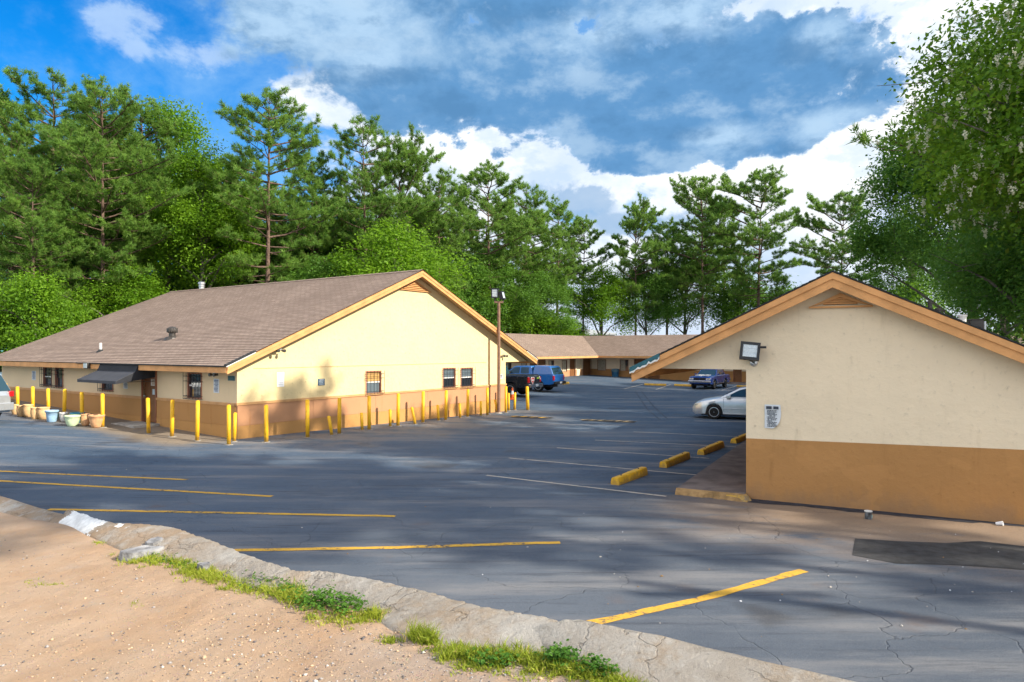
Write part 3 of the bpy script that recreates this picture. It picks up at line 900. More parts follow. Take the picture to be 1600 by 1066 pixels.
gable_rake(g, (TIPL[0], TIPL[1] + .0), (APX[0], APX[1] + .0), 0, YA - .022, YA - .002, 0, .11); gable_rake(g, TIPR, APX, 0, YA - .022, YA - .002, 0, .11)
g.build('fascia', MT['trim'], office)
g = MB(); g.box(TIPL[0] - .02, TIPL[0] + .025, YA + .04, YB, TIPL[1] - .20, TIPL[1] - .005)
g.box(TIPR[0] - .025, TIPR[0] + .02, YA + .04, YB, TIPR[1] - .20, TIPR[1] - .005)
g.build('eave_board', MT['trim'], office)
g = MB()   # undersides
for a, b in ((TIPL, APX), (TIPR, APX)):
    g.add([(a[0], YA + .04, a[1] - .16), (b[0], YA + .04, b[1] - .16), (b[0], 0.1, b[1] - .16), (a[0], .1, a[1] - .16)], [(0, 1, 2, 3)])
g.add([(TIPL[0], YA, 2.20), (0.02, YA, 2.20), (.02, YB, 2.20), (TIPL[0], YB, 2.20)], [(0, 1, 2, 3)])
g.add([(WX1 - .02, .02, 2.27), (TIPR[0], .02, 2.27), (TIPR[0], YB, 2.27), (WX1 - .02, YB, 2.27)], [(0, 1, 2, 3)])
g.build('soffit', MT['soffit'], office)
# dark starter edge with a pale drip line at the two low rake ends
for tip, s in ((TIPL, 1), (TIPR, -1)):
    g = MB()
    a = (tip[0] - s * .05, tip[1] + .012); b = (tip[0] + s * 1.0, tip[1] + .012 + SL * 1.05)
    g.prism([a, b, (b[0], b[1] + .05), (a[0], a[1] + .05)] if s > 0 else [b, a, (a[0], a[1] + .05), (b[0], b[1] + .05)], YA - .035, YA + .1, 'y', 0)
    g.prism([(a[0], a[1] - .03), (b[0], b[1] - .03), b, a] if s > 0 else [(b[0], b[1] - .03), (a[0], a[1] - .03), a, b], YA - .030, YA - .023, 'y', 1)
    g.build('starter_strip', [MT['edge'], MT['white']], roof)
g = MB().box(TIPL[0] - .075, TIPL[0] - .02, YA, 9.5, TIPL[1] - .012, TIPL[1] + .03); g.build('drip_edge', MT['edge'], roof)
g = MB(); vent_triangle(g, APX[0], APX[1] - .80, .95, .40, -.01); g.build('gable_vent', [MT['trim'], MT['groove']], office)

def roof_z(x): return APX[1] + RZ - SL * abs(x - APX[0])
def on_roof(px, py):
    """office roof (front slope) under a pixel, as local x, y"""
    rx, rz = (px - 800) / F, -(py - HOR) / F
    lo, hi = 15.0, 60.0
    for _ in range(50):
        m_ = (lo + hi) / 2; x, y = OF.local((m_ * rx, m_))
        if EYE + m_ * rz > roof_z(x): lo = m_
        else: hi = m_
    return OF.local((lo * rx, lo))
x, y = on_roof(157, 549); z = roof_z(x)
g = MB(); g.tube([(x, y, z - .1), (x, y, z + .34)], .05, 10); g.build('vent_pipe', MT['pipe'], roof, smooth=False)
g = MB(); g.lathe([(.16, -.06), (.14, .0), (.08, .05), (.06, .08)], 12, (x, y, z)); g.build('flashing', MT['edge'], roof)
x, y = on_roof(269, 528); z = roof_z(x)
g = MB(); g.tube([(x, y, z - .15), (x, y, z + .20)], .12, 12)
g.lathe([(.11, .18), (.17, .21), (.20, .27), (.20, .32), (.16, .39), (.09, .44), (.02, .45)], 14, (x, y, z))
for k in range(14):
    a = 2 * PI * k / 14
    g.box(x + .19 * math.cos(a) - .010, x + .19 * math.cos(a) + .010, y + .19 * math.sin(a) - .010, y + .19 * math.sin(a) + .010, z + .21, z + .38)
g.lathe([(.30, -.12), (.26, .0), (.14, .06)], 12, (x, y, z))
g.build('turbine_vent', MT['dark_metal'], roof)
x, y = APX[0] + .3, OF.on_side(307, 450, APX[0])[0]; z = APX[1]
g = MB(); g.lathe([(.14, -.3), (.14, .22), (.17, .23), (.17, .28), (.14, .29), (.14, .34), (.19, .36), (.19, .46), (.10, .50)], 14, (x, y, z)); g.build('flue', MT['metal'], roof)
# awning over the door
ya0, ya1 = OF.on_side(243, 565)[0] - .05, OF.on_side(184, 565)[0]
xt, xf, zt, zf = -.64, -1.42, 2.36, 1.80
g = MB()
g.add([(xt, ya0, zt), (xt, ya1, zt), (xt - .10, ya1, zt - .25), (xt - .10, ya0, zt - .25)], [(0, 1, 2, 3)], 1)
g.add([(xt - .10, ya0, zt - .25), (xt - .10, ya1, zt - .25), (xf, ya1 + .03, zf), (xf, ya0 - .03, zf)], [(0, 1, 2, 3)], 0)
g.add([(xf, ya0 - .03, zf), (xf, ya1 + .03, zf), (xf - .005, ya1 + .03, zf - .10), (xf - .005, ya0 - .03, zf - .10)], [(0, 1, 2, 3)], 0)
for yy, s in ((ya0, -1), (ya1, 1)):
    g.add([(xt, yy, zt), (xt - .10, yy, zt - .25), (xf, yy + s * .03, zf), (xf, yy + s * .03, zf - .10), (-.02, yy + s * .0, zf + .10), (-.02, yy, zt - .2)], [(0, 1, 2, 3, 4, 5)], 1)
aw = g.build('awning', [MT['awning'], MT['awning_dark']], office)
sm = aw.modifiers.new('thick', 'SOLIDIFY'); sm.thickness = .012
g = MB()
for yy in (ya0 + .03, ya1 - .03):
    g.tube([(-.01, yy, zf - .05), (xf + .03, yy, zf - .04)], .012, 6)
g.tube([(xf + .02, ya0, zf - .02), (xf + .02, ya1, zf - .02)], .012, 6)
g.build('awning_frame', MT['dark_metal'], aw)
# door step
yc = (dr[0] + dr[1]) / 2; wz = gz(*OF.world(-.5, yc, 0)[:2])
g = MB().box(-.95, -.03, yc - .75, yc + .85, wz - .15, wz + .06); g.build('door_step', MT['concrete'], office, bevel=.01)

# ---------------------------------------------------------------- right-hand wing
RF = Frame(RX0, RY0, math.atan2(WY, WX))
wing = empty('motel_wing', (RX0, RY0, 0), RF.a)
tag(wing, 'near motel wing with blank cream gable end over brown lower wall and a floodlight', 'motel')
RT0, RT1, RAP = (-2.20, 2.50), (5.30, 2.48), (1.54, 4.29)
RS0 = (RAP[1] - RT0[1]) / (RAP[0] - RT0[0]); RS1 = (RAP[1] - RT1[1]) / (RT1[0] - RAP[0])
RYL = 40.0; RYO = -.34; RW = 4.95
sof = RF.on_front(1120, 577)[1]
g = MB()
B0, B1 = RF.on_front(1166, 685)[1], RF.on_front(1600, 703)[1]
bx = RF.on_front(1600, 703)[0]; Bk = (B1 - B0) / bx
g.add([(0, 0, B0), (RW, 0, B0 + Bk * RW), (RW, 0, sof), (0, 0, sof)], [(0, 1, 2, 3)], 0)
def rz0(x): return RT0[1] - .06 + RS0 * (x - RT0[0])
def rz1(x): return RAP[1] - .06 - RS1 * (x - RAP[0])
xs0 = RT0[0] + (sof - RT0[1] + .06) / RS0
g.add([(xs0, 0, sof), (0, 0, sof), (RW, 0, sof), (RW, 0, rz1(RW)), (RAP[0], 0, RAP[1] - .06)], [(0, 1, 2, 3, 4)], 0)
g.add([(RT0[0] + .1, .14, sof - .02), (xs0, 0, sof), (0, 0, sof), (0, .14, sof)][:0] or [(xs0, .14, sof), (xs0, 0, sof), (0, 0, sof), (0, .14, sof)], [(0, 1, 2, 3)], 0)
g.build('wall', MT['cream_smooth'], wing)
g = MB()
g.add([(0, 0, -.5), (RW, 0, -.5), (RW, 0, B0 + Bk * RW), (0, 0, B0)], [(0, 1, 2, 3)], 0)
g.build('lower_wall', MT['brown'], wing)
# long walls behind, with room doors and windows on the porch side
doors = []; wins = []
for k in range(6):
    y0 = 1.6 + k * 6.2
    doors.append((y0, y0 + .92, .1, 2.12)); wins.append((y0 + 1.35, y0 + 2.85, .95, 2.1))
g = MB(); wall_mesh(g, 0, RYL, 1.16, sof, doors + wins, 0); turn(g)
g.add([(RW, 0, -.4), (RW, RYL, -.4), (RW, RYL, 2.6), (RW, 0, 2.6)], [(0, 1, 2, 3)], 0)
g.build('wall', MT['cream_smooth'], wing)
g = MB(); wall_mesh(g, 0, RYL, -.4, 1.16, doors + wins, 0); turn(g)
g.build('lower_wall', MT['brown'], wing)
for d in doors:
    g = MB(); g.box(d[0], d[1], .06, .09, d[2], d[3]); g.box(d[0] + .15, d[1] - .15, .05, .062, 1.3, 1.95); g.box(d[0] + .15, d[1] - .15, .05, .062, .3, 1.1)
    turn(g).build('door', MT['door'], wing)
for w_ in wins: window(wing, *w_, side=True, bars=False, sash=False, frame='frame', upper='curtain', lower='curtain')
g = MB()
roof_plane(g, (RT0[0] - .03, RYO - .02, RT0[1] + .02), (RT0[0] - .03, RYL, RT0[1] + .02), (RAP[0], RYL, RAP[1] + .035), (RAP[0], RYO - .02, RAP[1] + .035))
roof_plane(g, (RT1[0] + .03, RYL, RT1[1] + .02), (RT1[0] + .03, RYO - .02, RT1[1] + .02), (RAP[0], RYO - .02, RAP[1] + .035), (RAP[0], RYL, RAP[1] + .035))
rroof = g.build('roof', MT['shingle'], wing)
g = MB()   # dark lip of the shingles over the rakes
for a, b in ((RT0, RAP), (RAP, RT1)):
    g.prism([(a[0], a[1] + .012), (b[0], b[1] + .012), (b[0], b[1] + .034), (a[0], a[1] + .034)], RYO - .04, RYO + .05, 'y')
g.build('roof_lip', MT['edge'], rroof)
g = MB()
for a, b in ((RT0, RAP), (RT1, RAP)):
    gable_rake(g, a, b, 0, RYO, RYO + .04, 0, .27)
    gable_rake(g, (a[0], a[1]), (b[0], b[1]), 0, RYO - .028, RYO - .001, 0, .115)
g.build('fascia', MT['trim'], wing)
g = MB(); g.box(RT0[0] - .02, RT0[0] + .02, RYO + .04, RYL, RT0[1] - .2, RT0[1] - .005); g.box(RT1[0] - .02, RT1[0] + .02, RYO + .04, RYL, RT1[1] - .2, RT1[1] - .005)
g.build('eave_board', MT['trim'], wing)
g = MB()
for a, b in ((RT0, RAP), (RT1, RAP)):
    g.add([(a[0], RYO + .04, a[1] - .17), (b[0], RYO + .04, b[1] - .17), (b[0], 0.05, b[1] - .17), (a[0], .05, a[1] - .17)], [(0, 1, 2, 3)])
g.add([(RT0[0], .02, sof + .01), (0, .02, sof + .01), (0, RYL, sof + .01), (RT0[0], RYL, sof + .01)], [(0, 1, 2, 3)])
g.build('soffit', MT['soffit'], wing)
# blue torn starter strip with a white drip line on the low end of the left rake
g = MB()
a, b = RF.on_front(991, 573, RYO), RF.on_front(1038, 553, RYO)
a = (RT0[0] - .03, RT0[1] + .0); b = (a[0] + .62, a[1] + .62 * RS0)
g.prism([(a[0], a[1] - .07), (b[0], b[1] - .07), (b[0], b[1] + .03), (a[0], a[1] + .03)], RYO - .052, RYO - .03, 'y', 0)
pts = []
for k in range(15):
    t_ = k / 14
    pts.append((a[0] + (b[0] - a[0]) * t_, a[1] + (b[1] - a[1]) * t_ - .10 + .014 * math.sin(k * 2.3) + .01 * math.sin(k * 5.1)))
top = [(p[0], p[1] + .035 + .012 * math.sin(i * 3.7)) for i, p in enumerate(pts)]
for k in range(14):
    g.prism([pts[k], pts[k + 1], top[k + 1], top[k]], RYO - .058, RYO - .05, 'y', 1)
g.build('drip_edge', [mat('teal_starter_strip', (.025, .11, .14), .55, .35, .2, 10), MT['white']], rroof)
g = MB(); vx, vz = RF.on_front(1313, 478)
vent_triangle(g, vx, vz, .50, .235, 0); g.build('gable_vent', [MT['trim'], MT['groove']], wing)
# porch slab
g = MB()
vs = []
EDGE = RF.local(hit(1058, 773))
for k in range(41):
    yy = -.15 + k * 1.0 if k else -.18
    for xx in (-1.30 - .02 * fbm(k, 0), 0.0):
        P = RF.world(xx, yy, 0); vs.append((xx, yy, gz(P.x, P.y) + .12))
fs = [(2 * k, 2 * k + 1, 2 * k + 3, 2 * k + 2) for k in range(40)]
g.add(vs, fs, 0)
vs2 = []
for k in range(41):
    x_, y_, z_ = vs[2 * k]; vs2 += [(x_, y_, z_), (x_ - .05, y_, z_ - .2)]
g.add(vs2, [(2 * k + 1, 2 * k, 2 * k + 2, 2 * k + 3) for k in range(40)], 0)
fr_ = []
for k in range(17):       # crumbled front face, yellow-tinged
    xx = -1.32 + k * 1.35 / 16
    P = RF.world(xx, -.18, 0); zz = gz(P.x, P.y)
    fr_ += [(xx, -.18, zz + .12), (xx, -.26 - .05 * fbm(k * .6, 4), zz + .07 + .02 * fbm(k * .5, 2)), (xx, -.34 - .10 * fbm(k * .45, 8) - (.08 if k > 11 else 0), zz - .05)]
g.add(fr_, [(3 * k + 1, 3 * k + 4, 3 * k + 3, 3 * k) for k in range(16)] + [(3 * k + 2, 3 * k + 5, 3 * k + 4, 3 * k + 1) for k in range(16)], 1)
g.build('walkway', [MT['slab'], MT['slab_edge']], wing)
g = MB()
for k in range(10):
    a = PI * k / 9
    P = RF.world(0, 0, 0)
    r_ = .17 + .03 * fbm(k * .8, 3)
    g.add([], [])
lump = [(0.02 - .38, -.30, .0), (0.06, -.36, .0), (.14, -.20, .0), (.08, -.04, .0), (-.35, -.04, .0), (-.38 + .04, -.26, .09), (0.02, -.27, .10), (.05, -.17, .11), (.02, -.04, .11), (-.33, -.04, .11)]
g.add([(x_, y_, z_ + gz(RX0, RY0)) for x_, y_, z_ in lump], [(0, 1, 6, 5), (1, 2, 7, 6), (2, 3, 8, 7), (3, 4, 9, 8), (4, 0, 5, 9), (5, 6, 7, 8, 9)], 0)
g.build('kerb_stub', painted('worn_kerb_yellow', (.50, .31, .07), .49, (.22, .17, .11)), wing, bevel=.02)
# things standing on the rear slope of its roof, seen over the rake
for px, py0, py1, r_, nm, m_ in [(1453.5, 471, 484, .055, 'vent_pipe', 'dark_metal'), (1466.5, 482, 488, .07, 'vent_pipe', 'dark_metal'), (1504, 492, 500, .09, 'vent_pipe', 'pipe')]:
    y_ = 3.2
    x_, zt_ = RF.on_front(px, py0, y_)
    z_ = RAP[1] - RS1 * (x_ - RAP[0])
    g = MB(); g.tube([(x_, y_, z_ - .15), (x_, y_, zt_)], r_ * .8, 10); g.tube([(x_, y_, zt_ - .04), (x_, y_, zt_)], r_, 10); g.build(nm, MT[m_], rroof)
y_ = 3.4; x_, zt_ = RF.on_front(1528, 499, y_); z_ = RAP[1] - RS1 * (x_ - RAP[0])
g = MB(); g.box(x_ - .16, x_ + .08, y_ - .2, y_ + .2, z_ - .3, zt_ - .02); g.box(x_ + .085, x_ + .125, y_ - .18, y_ + .18, z_ - .3, zt_ - .05, 1); g.box(x_ - .18, x_ + .10, y_ - .22, y_ + .22, zt_ - .02, zt_)
g.build('roof_unit', [MT['dark_metal'], MT['metal']], rroof, bevel=.01)

# ---------------------------------------------------------------- far wings, an L round the back of the lot
ICX, ICY = 8.3, 71.5
GZB = -.25
def far_wing(name, frame, length, label, doors, wins, x_from, lower, dark=(), ridge_x=(0, 0), eave_x=(0, 0)):
    e = empty(name, (frame.o.x, frame.o.y, frame.o.z), frame.a)
    tag(e, label, 'motel')
    H = 2.42; W1 = 1.12
    g = MB(); wall_mesh(g, x_from, length, W1, H, doors + wins + list(dark), 0)
    g.build('wall', MT['cream_smooth'], e)
    g = MB(); wall_mesh(g, x_from, length, -.3, W1, doors + wins + list(dark), 0); g.build('lower_wall', lower, e)
    for d in doors:
        g = MB(); g.box(d[0], d[1], .05, .09, d[2], d[3]); g.box(d[0] + .15, d[1] - .15, .04, .052, 1.25, 1.85); g.box(d[0] + .15, d[1] - .15, .04, .052, .45, 1.05)
        dd = g.build('door', MT['door'], e)
        g = MB(); g.box(d[0] - .07, d[0], -.03, .09, d[2], d[3]); g.box(d[1], d[1] + .07, -.03, .09, d[2], d[3]); g.box(d[0] - .07, d[1] + .07, -.03, .09, d[3], d[3] + .07)
        g.build('door_frame', MT['frame'], dd)
    for d in dark:
        g = MB(); g.box(d[0], d[1], .8, .82, d[2], d[3]); g.build('passage', MT['edge'], e)
    for k, w_ in enumerate(wins):
        window(e, *w_, bars=False, sash=False, frame='frame', upper='curtain', lower='curtain')
        f = e.children[-1]
        a = w_[0] + (w_[1] - w_[0]) * (.62 if k % 2 else .93)
        MB().box(a, w_[1] - .045, .040, .048, w_[2] + .03, w_[3] - .045).build('pane', MT['pane'], f)
    EV, RD = (-1.7, 2.5), (2.35, 4.62)
    g = MB()
    roof_plane(g, (eave_x[0], EV[0], EV[1]), (length + eave_x[1], EV[0], EV[1]), (length + ridge_x[1], RD[0], RD[1]), (ridge_x[0], RD[0], RD[1]))
    roof_plane(g, (length + 4.5, 2 * RD[0] - EV[0], EV[1]), (0, 2 * RD[0] - EV[0], EV[1]), (ridge_x[0], RD[0], RD[1]), (length + ridge_x[1], RD[0], RD[1]))
    g.build('roof', MT['shingle'], e)
    g = MB(); g.box(eave_x[0], length + eave_x[1], EV[0] - .015, EV[0] + .025, EV[1] - .2, EV[1] - .01); g.build('fascia', MT['trim'], e)
    g = MB(); g.add([(x_from, EV[0], H), (length + 2, EV[0], H), (length + 2, .02, H), (x_from, .02, H)], [(0, 1, 2, 3)]); g.build('soffit', MT['soffit'], e)
    g = MB(); g.box(x_from, length, -1.6, 0.02, -.4, .13); g.build('walkway', MT['slab'], e)
    g = MB(); g.box(x_from, length, .1, 4.6, -.3, H, 0); g.build('rear_wall', MT['cream_smooth'], e)
    return e
BF = Frame(ICX, ICY, math.atan2(-DX, DY), GZB)        # back wing: local x along (.8267, -.5626)
bx_ = lambda p0, p1, q0, q1: (BF.on_front(p0, q0)[0], BF.on_front(p1, q0)[0], BF.on_front((p0 + p1) / 2, q1)[1], BF.on_front((p0 + p1) / 2, q0)[1])
bw = [bx_(933.5, 947, 560, 574.2), bx_(968.5, 982, 560, 574.2)]
bw = [(a, b, .95, 2.1) for a, b, c, d in bw]
bd = [bx_(992, 1007.5, 560, 590), bx_(1013.5, 1030, 560, 590), bx_(1116, 1130, 560, 590), bx_(1147, 1158, 560, 590)]
bd = [(a, b, .14, 2.12) for a, b, c, d in bd]
more_w = [(a, a + 1.0, .95, 2.1) for a in (bd[1][1] + 1.6, bd[1][1] + 4.2)]
more_w = [w_ for w_ in more_w if not any(w_[0] < d[1] + .1 and w_[1] > d[0] - .1 for d in bd)]
back = far_wing('motel_wing', BF, 34.0, 'far motel wing across the lot, brown lower wall behind the blue coupe', bd, bw + more_w, 0.0, MT['brown'], ridge_x=(-2.35, 4), eave_x=(1.7, 4))
LFX, LFY = ICX - DX * 26, ICY - DY * 26
LF = Frame(LFX, LFY, math.atan2(DY, DX), GZB)         # left far wing: local x along (.5626, .8267), faces the lot
lx_ = lambda p0, p1: (LF.on_front(p0, 580)[0], LF.on_front(p1, 580)[0])
ld = [(*lx_(828.5, 838.5), .14, 2.12), (*lx_(841.5, 851.5), .14, 2.12), (*lx_(890.8, 898.5), .14, 2.12), (*lx_(911.5, 923), .14, 2.12)]
lw = [(*lx_(814, 823), .95, 2.1), (*lx_(857, 865.5), .95, 2.1), (*lx_(878, 886), .95, 2.1), (*lx_(788, 799), .95, 2.1)]
lk = [(*lx_(901.5, 908), .14, 2.12)]
leftw = far_wing('motel_wing', LF, 26.0, 'far motel wing behind the pickups, its row of doors in sunlight', ld, lw, 0.0, MT['brown_sunlit'], dark=lk, ridge_x=(0, 2.35), eave_x=(0, -1.7))
# ------------------------------------------------------------------ bollards
MT['pad'] = mat('grimy_footing', (.24, .225, .20), .95, .1, .4, 9, .5, 40, .01)
def bollard_thing(loc, h, r, lean=(0, 0), label='', group=None):
    e = empty('bollard', loc)
    tag(e, label, 'bollard', group)
    g = MB()
    lr = random.Random(int(loc[0] * 977 + loc[1] * 131)); lean = (lean[0] + lr.gauss(0, .012) * h, lean[1] + lr.gauss(0, .012) * h)
    top = Vector((lean[0], lean[1], h))
    p0 = Vector((-lean[0] * .06, -lean[1] * .06, -.06))
    g.tube([p0, p0.lerp(top, .5), top], r, 14)
    n0 = len(g.v)
    g.lathe([(r * .99, 0), (r * .85, r * .28), (r * .45, r * .45), (.004, r * .5)], 14, tuple(top - Vector((0, 0, .002))))
    o = g.build('post', MT['yellow'], e, smooth=True)
    o.data.polygons.foreach_set('use_smooth', [len(p.vertices) == 4 for p in o.data.polygons])
    g = MB(); rr = []
    n = 14
    seed = loc[0] * 3.1 + loc[1]
    for k in range(n):
        a = 2 * PI * k / n
        q = (.155 if h > .9 else .12) * (1 + .4 * fbm(math.cos(a) + seed, math.sin(a), seed))
        rr.append((q * math.cos(a), q * math.sin(a)))
    g.add([(x, y, -.03) for x, y in rr] + [(x * .8, y * .8, .014) for x, y in rr], [(k, (k + 1) % n, n + (k + 1) % n, n + k) for k in range(n)] + [tuple(range(n, 2 * n))])
    g.build('footing', MT['pad'], e)
    return e

def col_line(px, x_off, F_=OF):
    """point in an image column on the line local x = x_off of a building"""
    y, z = F_.on_side(px, 600, x_off)
    P = F_.world(x_off, y, 0)
    return Vector((P.x, P.y, gz(P.x, P.y)))

def z_at(P, py): return EYE - (py - HOR) / F * P.y

ordn = ['first', 'second', 'third', 'fourth', 'fifth', 'sixth', 'seventh', 'eighth', 'ninth', 'tenth', 'eleventh', 'twelfth']
# front row
FRONT = [(357.5, 695, 634, 'tall yellow bollard at the near corner of the office, nearest the camera'),
         (308, 689, 627, 'yellow bollard right of the barred front window, second along the front from the corner'),
         (268.5, 682.5, 626, 'yellow bollard below the left edge of the single front window, third from the corner'),
         (232, 678, 623, 'yellow bollard standing right before the brown office door'),
         (160, 668, 616, 'yellow bollard beside the large terracotta pot, left of the door'),
         (128, None, 614, 'yellow bollard behind the teal and cream pots'),
         (100, None, 609, 'yellow bollard behind the white pot, below the pair of front windows'),
         (75.5, None, 608, 'yellow bollard rising behind the pale blue pot'),
         (51, None, 605, 'yellow bollard behind the clay pots, second from the far front corner'),
         (27.5, None, 605, 'yellow bollard at the far left corner of the office front'),
         (8, None, 600, 'yellow bollard seen past the silver van, off the far office corner')]
for px, py, pt, lab in FRONT:
    P = hit(px, py) if py else col_line(px, -1.55)
    h = z_at(P, pt) - P.z
    bollard_thing(P, max(.9, min(1.35, h)), .061, (0, 0), lab, 'tall bollards along the office front')
P = hit(366, 690); bollard_thing(P, z_at(P, 646) - P.z, .055, (0, 0), 'short yellow bollard tucked behind the corner bollard', 'short bollards round the office')
SIDE = [(416, 691, 634), (480.5, 684, 626), (530, 678, 623), (576.7, 671.7, 620), (621.7, 665.7, 616), (660.7, 660.4, 612.5), (696.5, 656.5, 611),
        (730.5, 651.6, 609), (761.5, 648.6, 606.6), (790.3, 645.0, 604.3)]
SLAB = ['tall yellow bollard below the white notice on the gable wall', 'tall yellow bollard below and left of the blue sign on the gable wall',
        'tall yellow bollard below and right of the blue sign, beside a leaning short one', 'tall yellow bollard under the left edge of the orange-boarded window',
        'tall yellow bollard just right of the orange-boarded window', 'tall yellow bollard midway between the boarded window and the pair of gable windows',
        'tall yellow bollard under the left of the paired gable windows', 'tall yellow bollard under the right of the paired gable windows',
        'tall yellow bollard at the foot of the wall conduit', 'tall yellow bollard at the far gable corner, right of the lamp pole']
for (px, py, pt), lab in zip(SIDE, SLAB):
    P = hit(px, py); bollard_thing(P, z_at(P, pt) - P.z, .065, (0, 0), lab, 'tall bollards along the gable wall')
SHORT = [((518.5, 680), (513.9, 651), 'short bollard leaning left, second gap from the blue sign'), ((566, 672), (564.6, 646), 'short upright bollard left of the orange-boarded window'),
         ((609.7, 666.6), (609.5, 640.5), 'short upright bollard right of the orange-boarded window'), ((649, 663), (643.6, 637), 'short bollard leaning left in the middle of the gable wall'),
         ((685.4, 657.5), (684, 633.5), 'short bollard left of the paired gable windows'), ((719.2, 653), (717.8, 631), 'short thin bollard between the paired gable windows'),
         ((751.3, 650), (751.3, 627.6), 'short bollard left of the wall conduit'), ((778, 645.8), (773.6, 625.4), 'short bollard leaning against the lamp pole foot')]
for a, b, lab in SHORT:
    P = hit(*a); h = z_at(P, b[1]) - P.z
    dx = (b[0] - a[0]) / F * P.y
    bollard_thing(P, h, .055, (dx, 0), lab, 'short bollards along the gable wall')
for (px, py, pt, r_, lab) in [(794.8, 642, 615, .06, 'short bollard touching the right of the far corner bollard'), (804, 640.7, 614.2, .065, 'short bollard right of the traffic cone'),
                             (824.7, 641, 605, .085, 'thick bollard standing alone in the lot behind the speed hump')]:
    P = hit(px, py); bollard_thing(P, z_at(P, pt) - P.z, r_, (0, 0), lab, 'bollards at the far office corner')

# ------------------------------------------------------------------ wheel stops
def wheel_stop(A, B, label, group):
    c = (A + B) / 2; d = (B - A); L = d.length
    e = empty('wheel_stop', (c.x, c.y, gz(c.x, c.y)), math.atan2(d.y, d.x))
    tag(e, label, 'wheel stop', group)
    g = MB(); n = 14
    sec = [(-.10, -.02), (-.10, .06), (-.078, .15), (-.055, .168), (.055, .168), (.078, .15), (.10, .06), (.10, -.02)]
    vs = []
    for k in range(n + 1):
        x = -L / 2 + L * k / n
        for y, z in sec: vs.append((x, y + .006 * fbm(x * 2, z * 6, c.x), z + .008 * fbm(x * 3, y * 9, c.y)))
    m_ = len(sec)
    fs = [(k * m_ + j, k * m_ + j + 1, (k + 1) * m_ + j + 1, (k + 1) * m_ + j) for k in range(n) for j in range(m_ - 1)]
    fs += [tuple(range(m_)), tuple(range(n * m_, n * m_ + m_))[::-1]]
    g.add(vs, fs); g.build('block', MT['yellow'], e)
    g = MB()
    for x in (-L * .3, L * .3): g.lathe([(.018, .155), (.018, .180), (.012, .185), (.002, .186)], 8, (x, 0, 0))
    g.build('bolt', MT['dark_metal'], e)
    return e
ST = [((961, 758), (1006, 741.5)), ((1036, 731), (1073, 716.5)), ((1095, 711), (1127, 698.5)), ((1146, 693), (1180, 680))]
SL_ = ['yellow concrete wheel stop nearest the camera, closest to the walkway corner', 'yellow concrete wheel stop second from the camera, between two stall lines',
       'yellow concrete wheel stop third from the camera in the near stalls', 'yellow concrete wheel stop partly hidden by the corner of the near wing']
for (a, b), lab in zip(ST, SL_): wheel_stop(hit(*a), hit(*b), lab, 'wheel stops of the near stalls')
SF = [((1007, 602), (1041, 603.5), 'far yellow wheel stop left of the blue coupe, before the back wing'), ((1054, 603), (1080, 604.5), 'far yellow wheel stop beside the front of the blue coupe'),
      ((1152, 605), (1180, 606.5), 'far yellow wheel stop right of the blue coupe'), ((880, 601), (888, 600), 'far yellow wheel stop just right of the blue pickup')]
for a, b, lab in SF: wheel_stop(hit(*a), hit(*b), lab, 'wheel stops before the far wings')

# ------------------------------------------------------------------ speed humps
def hump(A, B, label, stripes, base_m):
    c = (A + B) / 2; d = B - A; L = d.length; W = .38
    e = empty('speed_hump', (c.x, c.y, gz(c.x, c.y)), math.atan2(d.y, d.x)); tag(e, label, 'speed hump', 'speed humps across the lot')
    def zz(y): return .055 * max(0, 1 - (y / W) ** 2) - .004
    g = MB(); nx, ny = 24, 8; vs = []
    for i in range(nx + 1):
        for j in range(ny + 1):
            x, y = -L / 2 + L * i / nx, -W + 2 * W * j / ny
            k = min(1, (L / 2 - abs(x)) / .12 + .05)
            vs.append((x, y, zz(y) * k))
    g.add(vs, [(i * (ny + 1) + j, (i + 1) * (ny + 1) + j, (i + 1) * (ny + 1) + j + 1, i * (ny + 1) + j + 1) for i in range(nx) for j in range(ny)])
    g.build('hump', MT['dark_grey'], e, smooth=True)
    g = MB()
    for k in range(stripes):
        x = -L / 2 + L * (k + .7) / (stripes + .3)
        w = .10; sk = .20
        q = [(x - sk - w, -W * .5), (x - sk + w, -W * .5), (x + sk + w, W * .9), (x + sk - w, W * .9)]
        m_ = 5
        for i in range(m_):
            a, b = i / m_, (i + 1) / m_
            L0 = [q[0][t] + (q[3][t] - q[0][t]) * a for t in (0, 1)]; R0 = [q[1][t] + (q[2][t] - q[1][t]) * a for t in (0, 1)]
            L1 = [q[0][t] + (q[3][t] - q[0][t]) * b for t in (0, 1)]; R1 = [q[1][t] + (q[2][t] - q[1][t]) * b for t in (0, 1)]
            g.add([(p[0], p[1], zz(p[1]) + .006) for p in (L0, R0, R1, L1)], [(0, 1, 2, 3)])
    g.add([(-L / 2, -W, .008), (L / 2, -W, .008), (L / 2, -W * .62, zz(W * .62) + .006), (-L / 2, -W * .62, zz(W * .62) + .006)][:0], [])
    g.build('stripe', base_m, e)
hump(hit(799, 651.5), hit(861, 654.5), 'black speed hump with bright yellow diagonal stripes by the office corner', 4, MT['hump'])
hump(hit(909, 657), hit(992, 660.5), 'worn speed hump with faded pale stripes in mid lot', 6, painted('faded_hump_paint', (.45, .33, .16), .50))

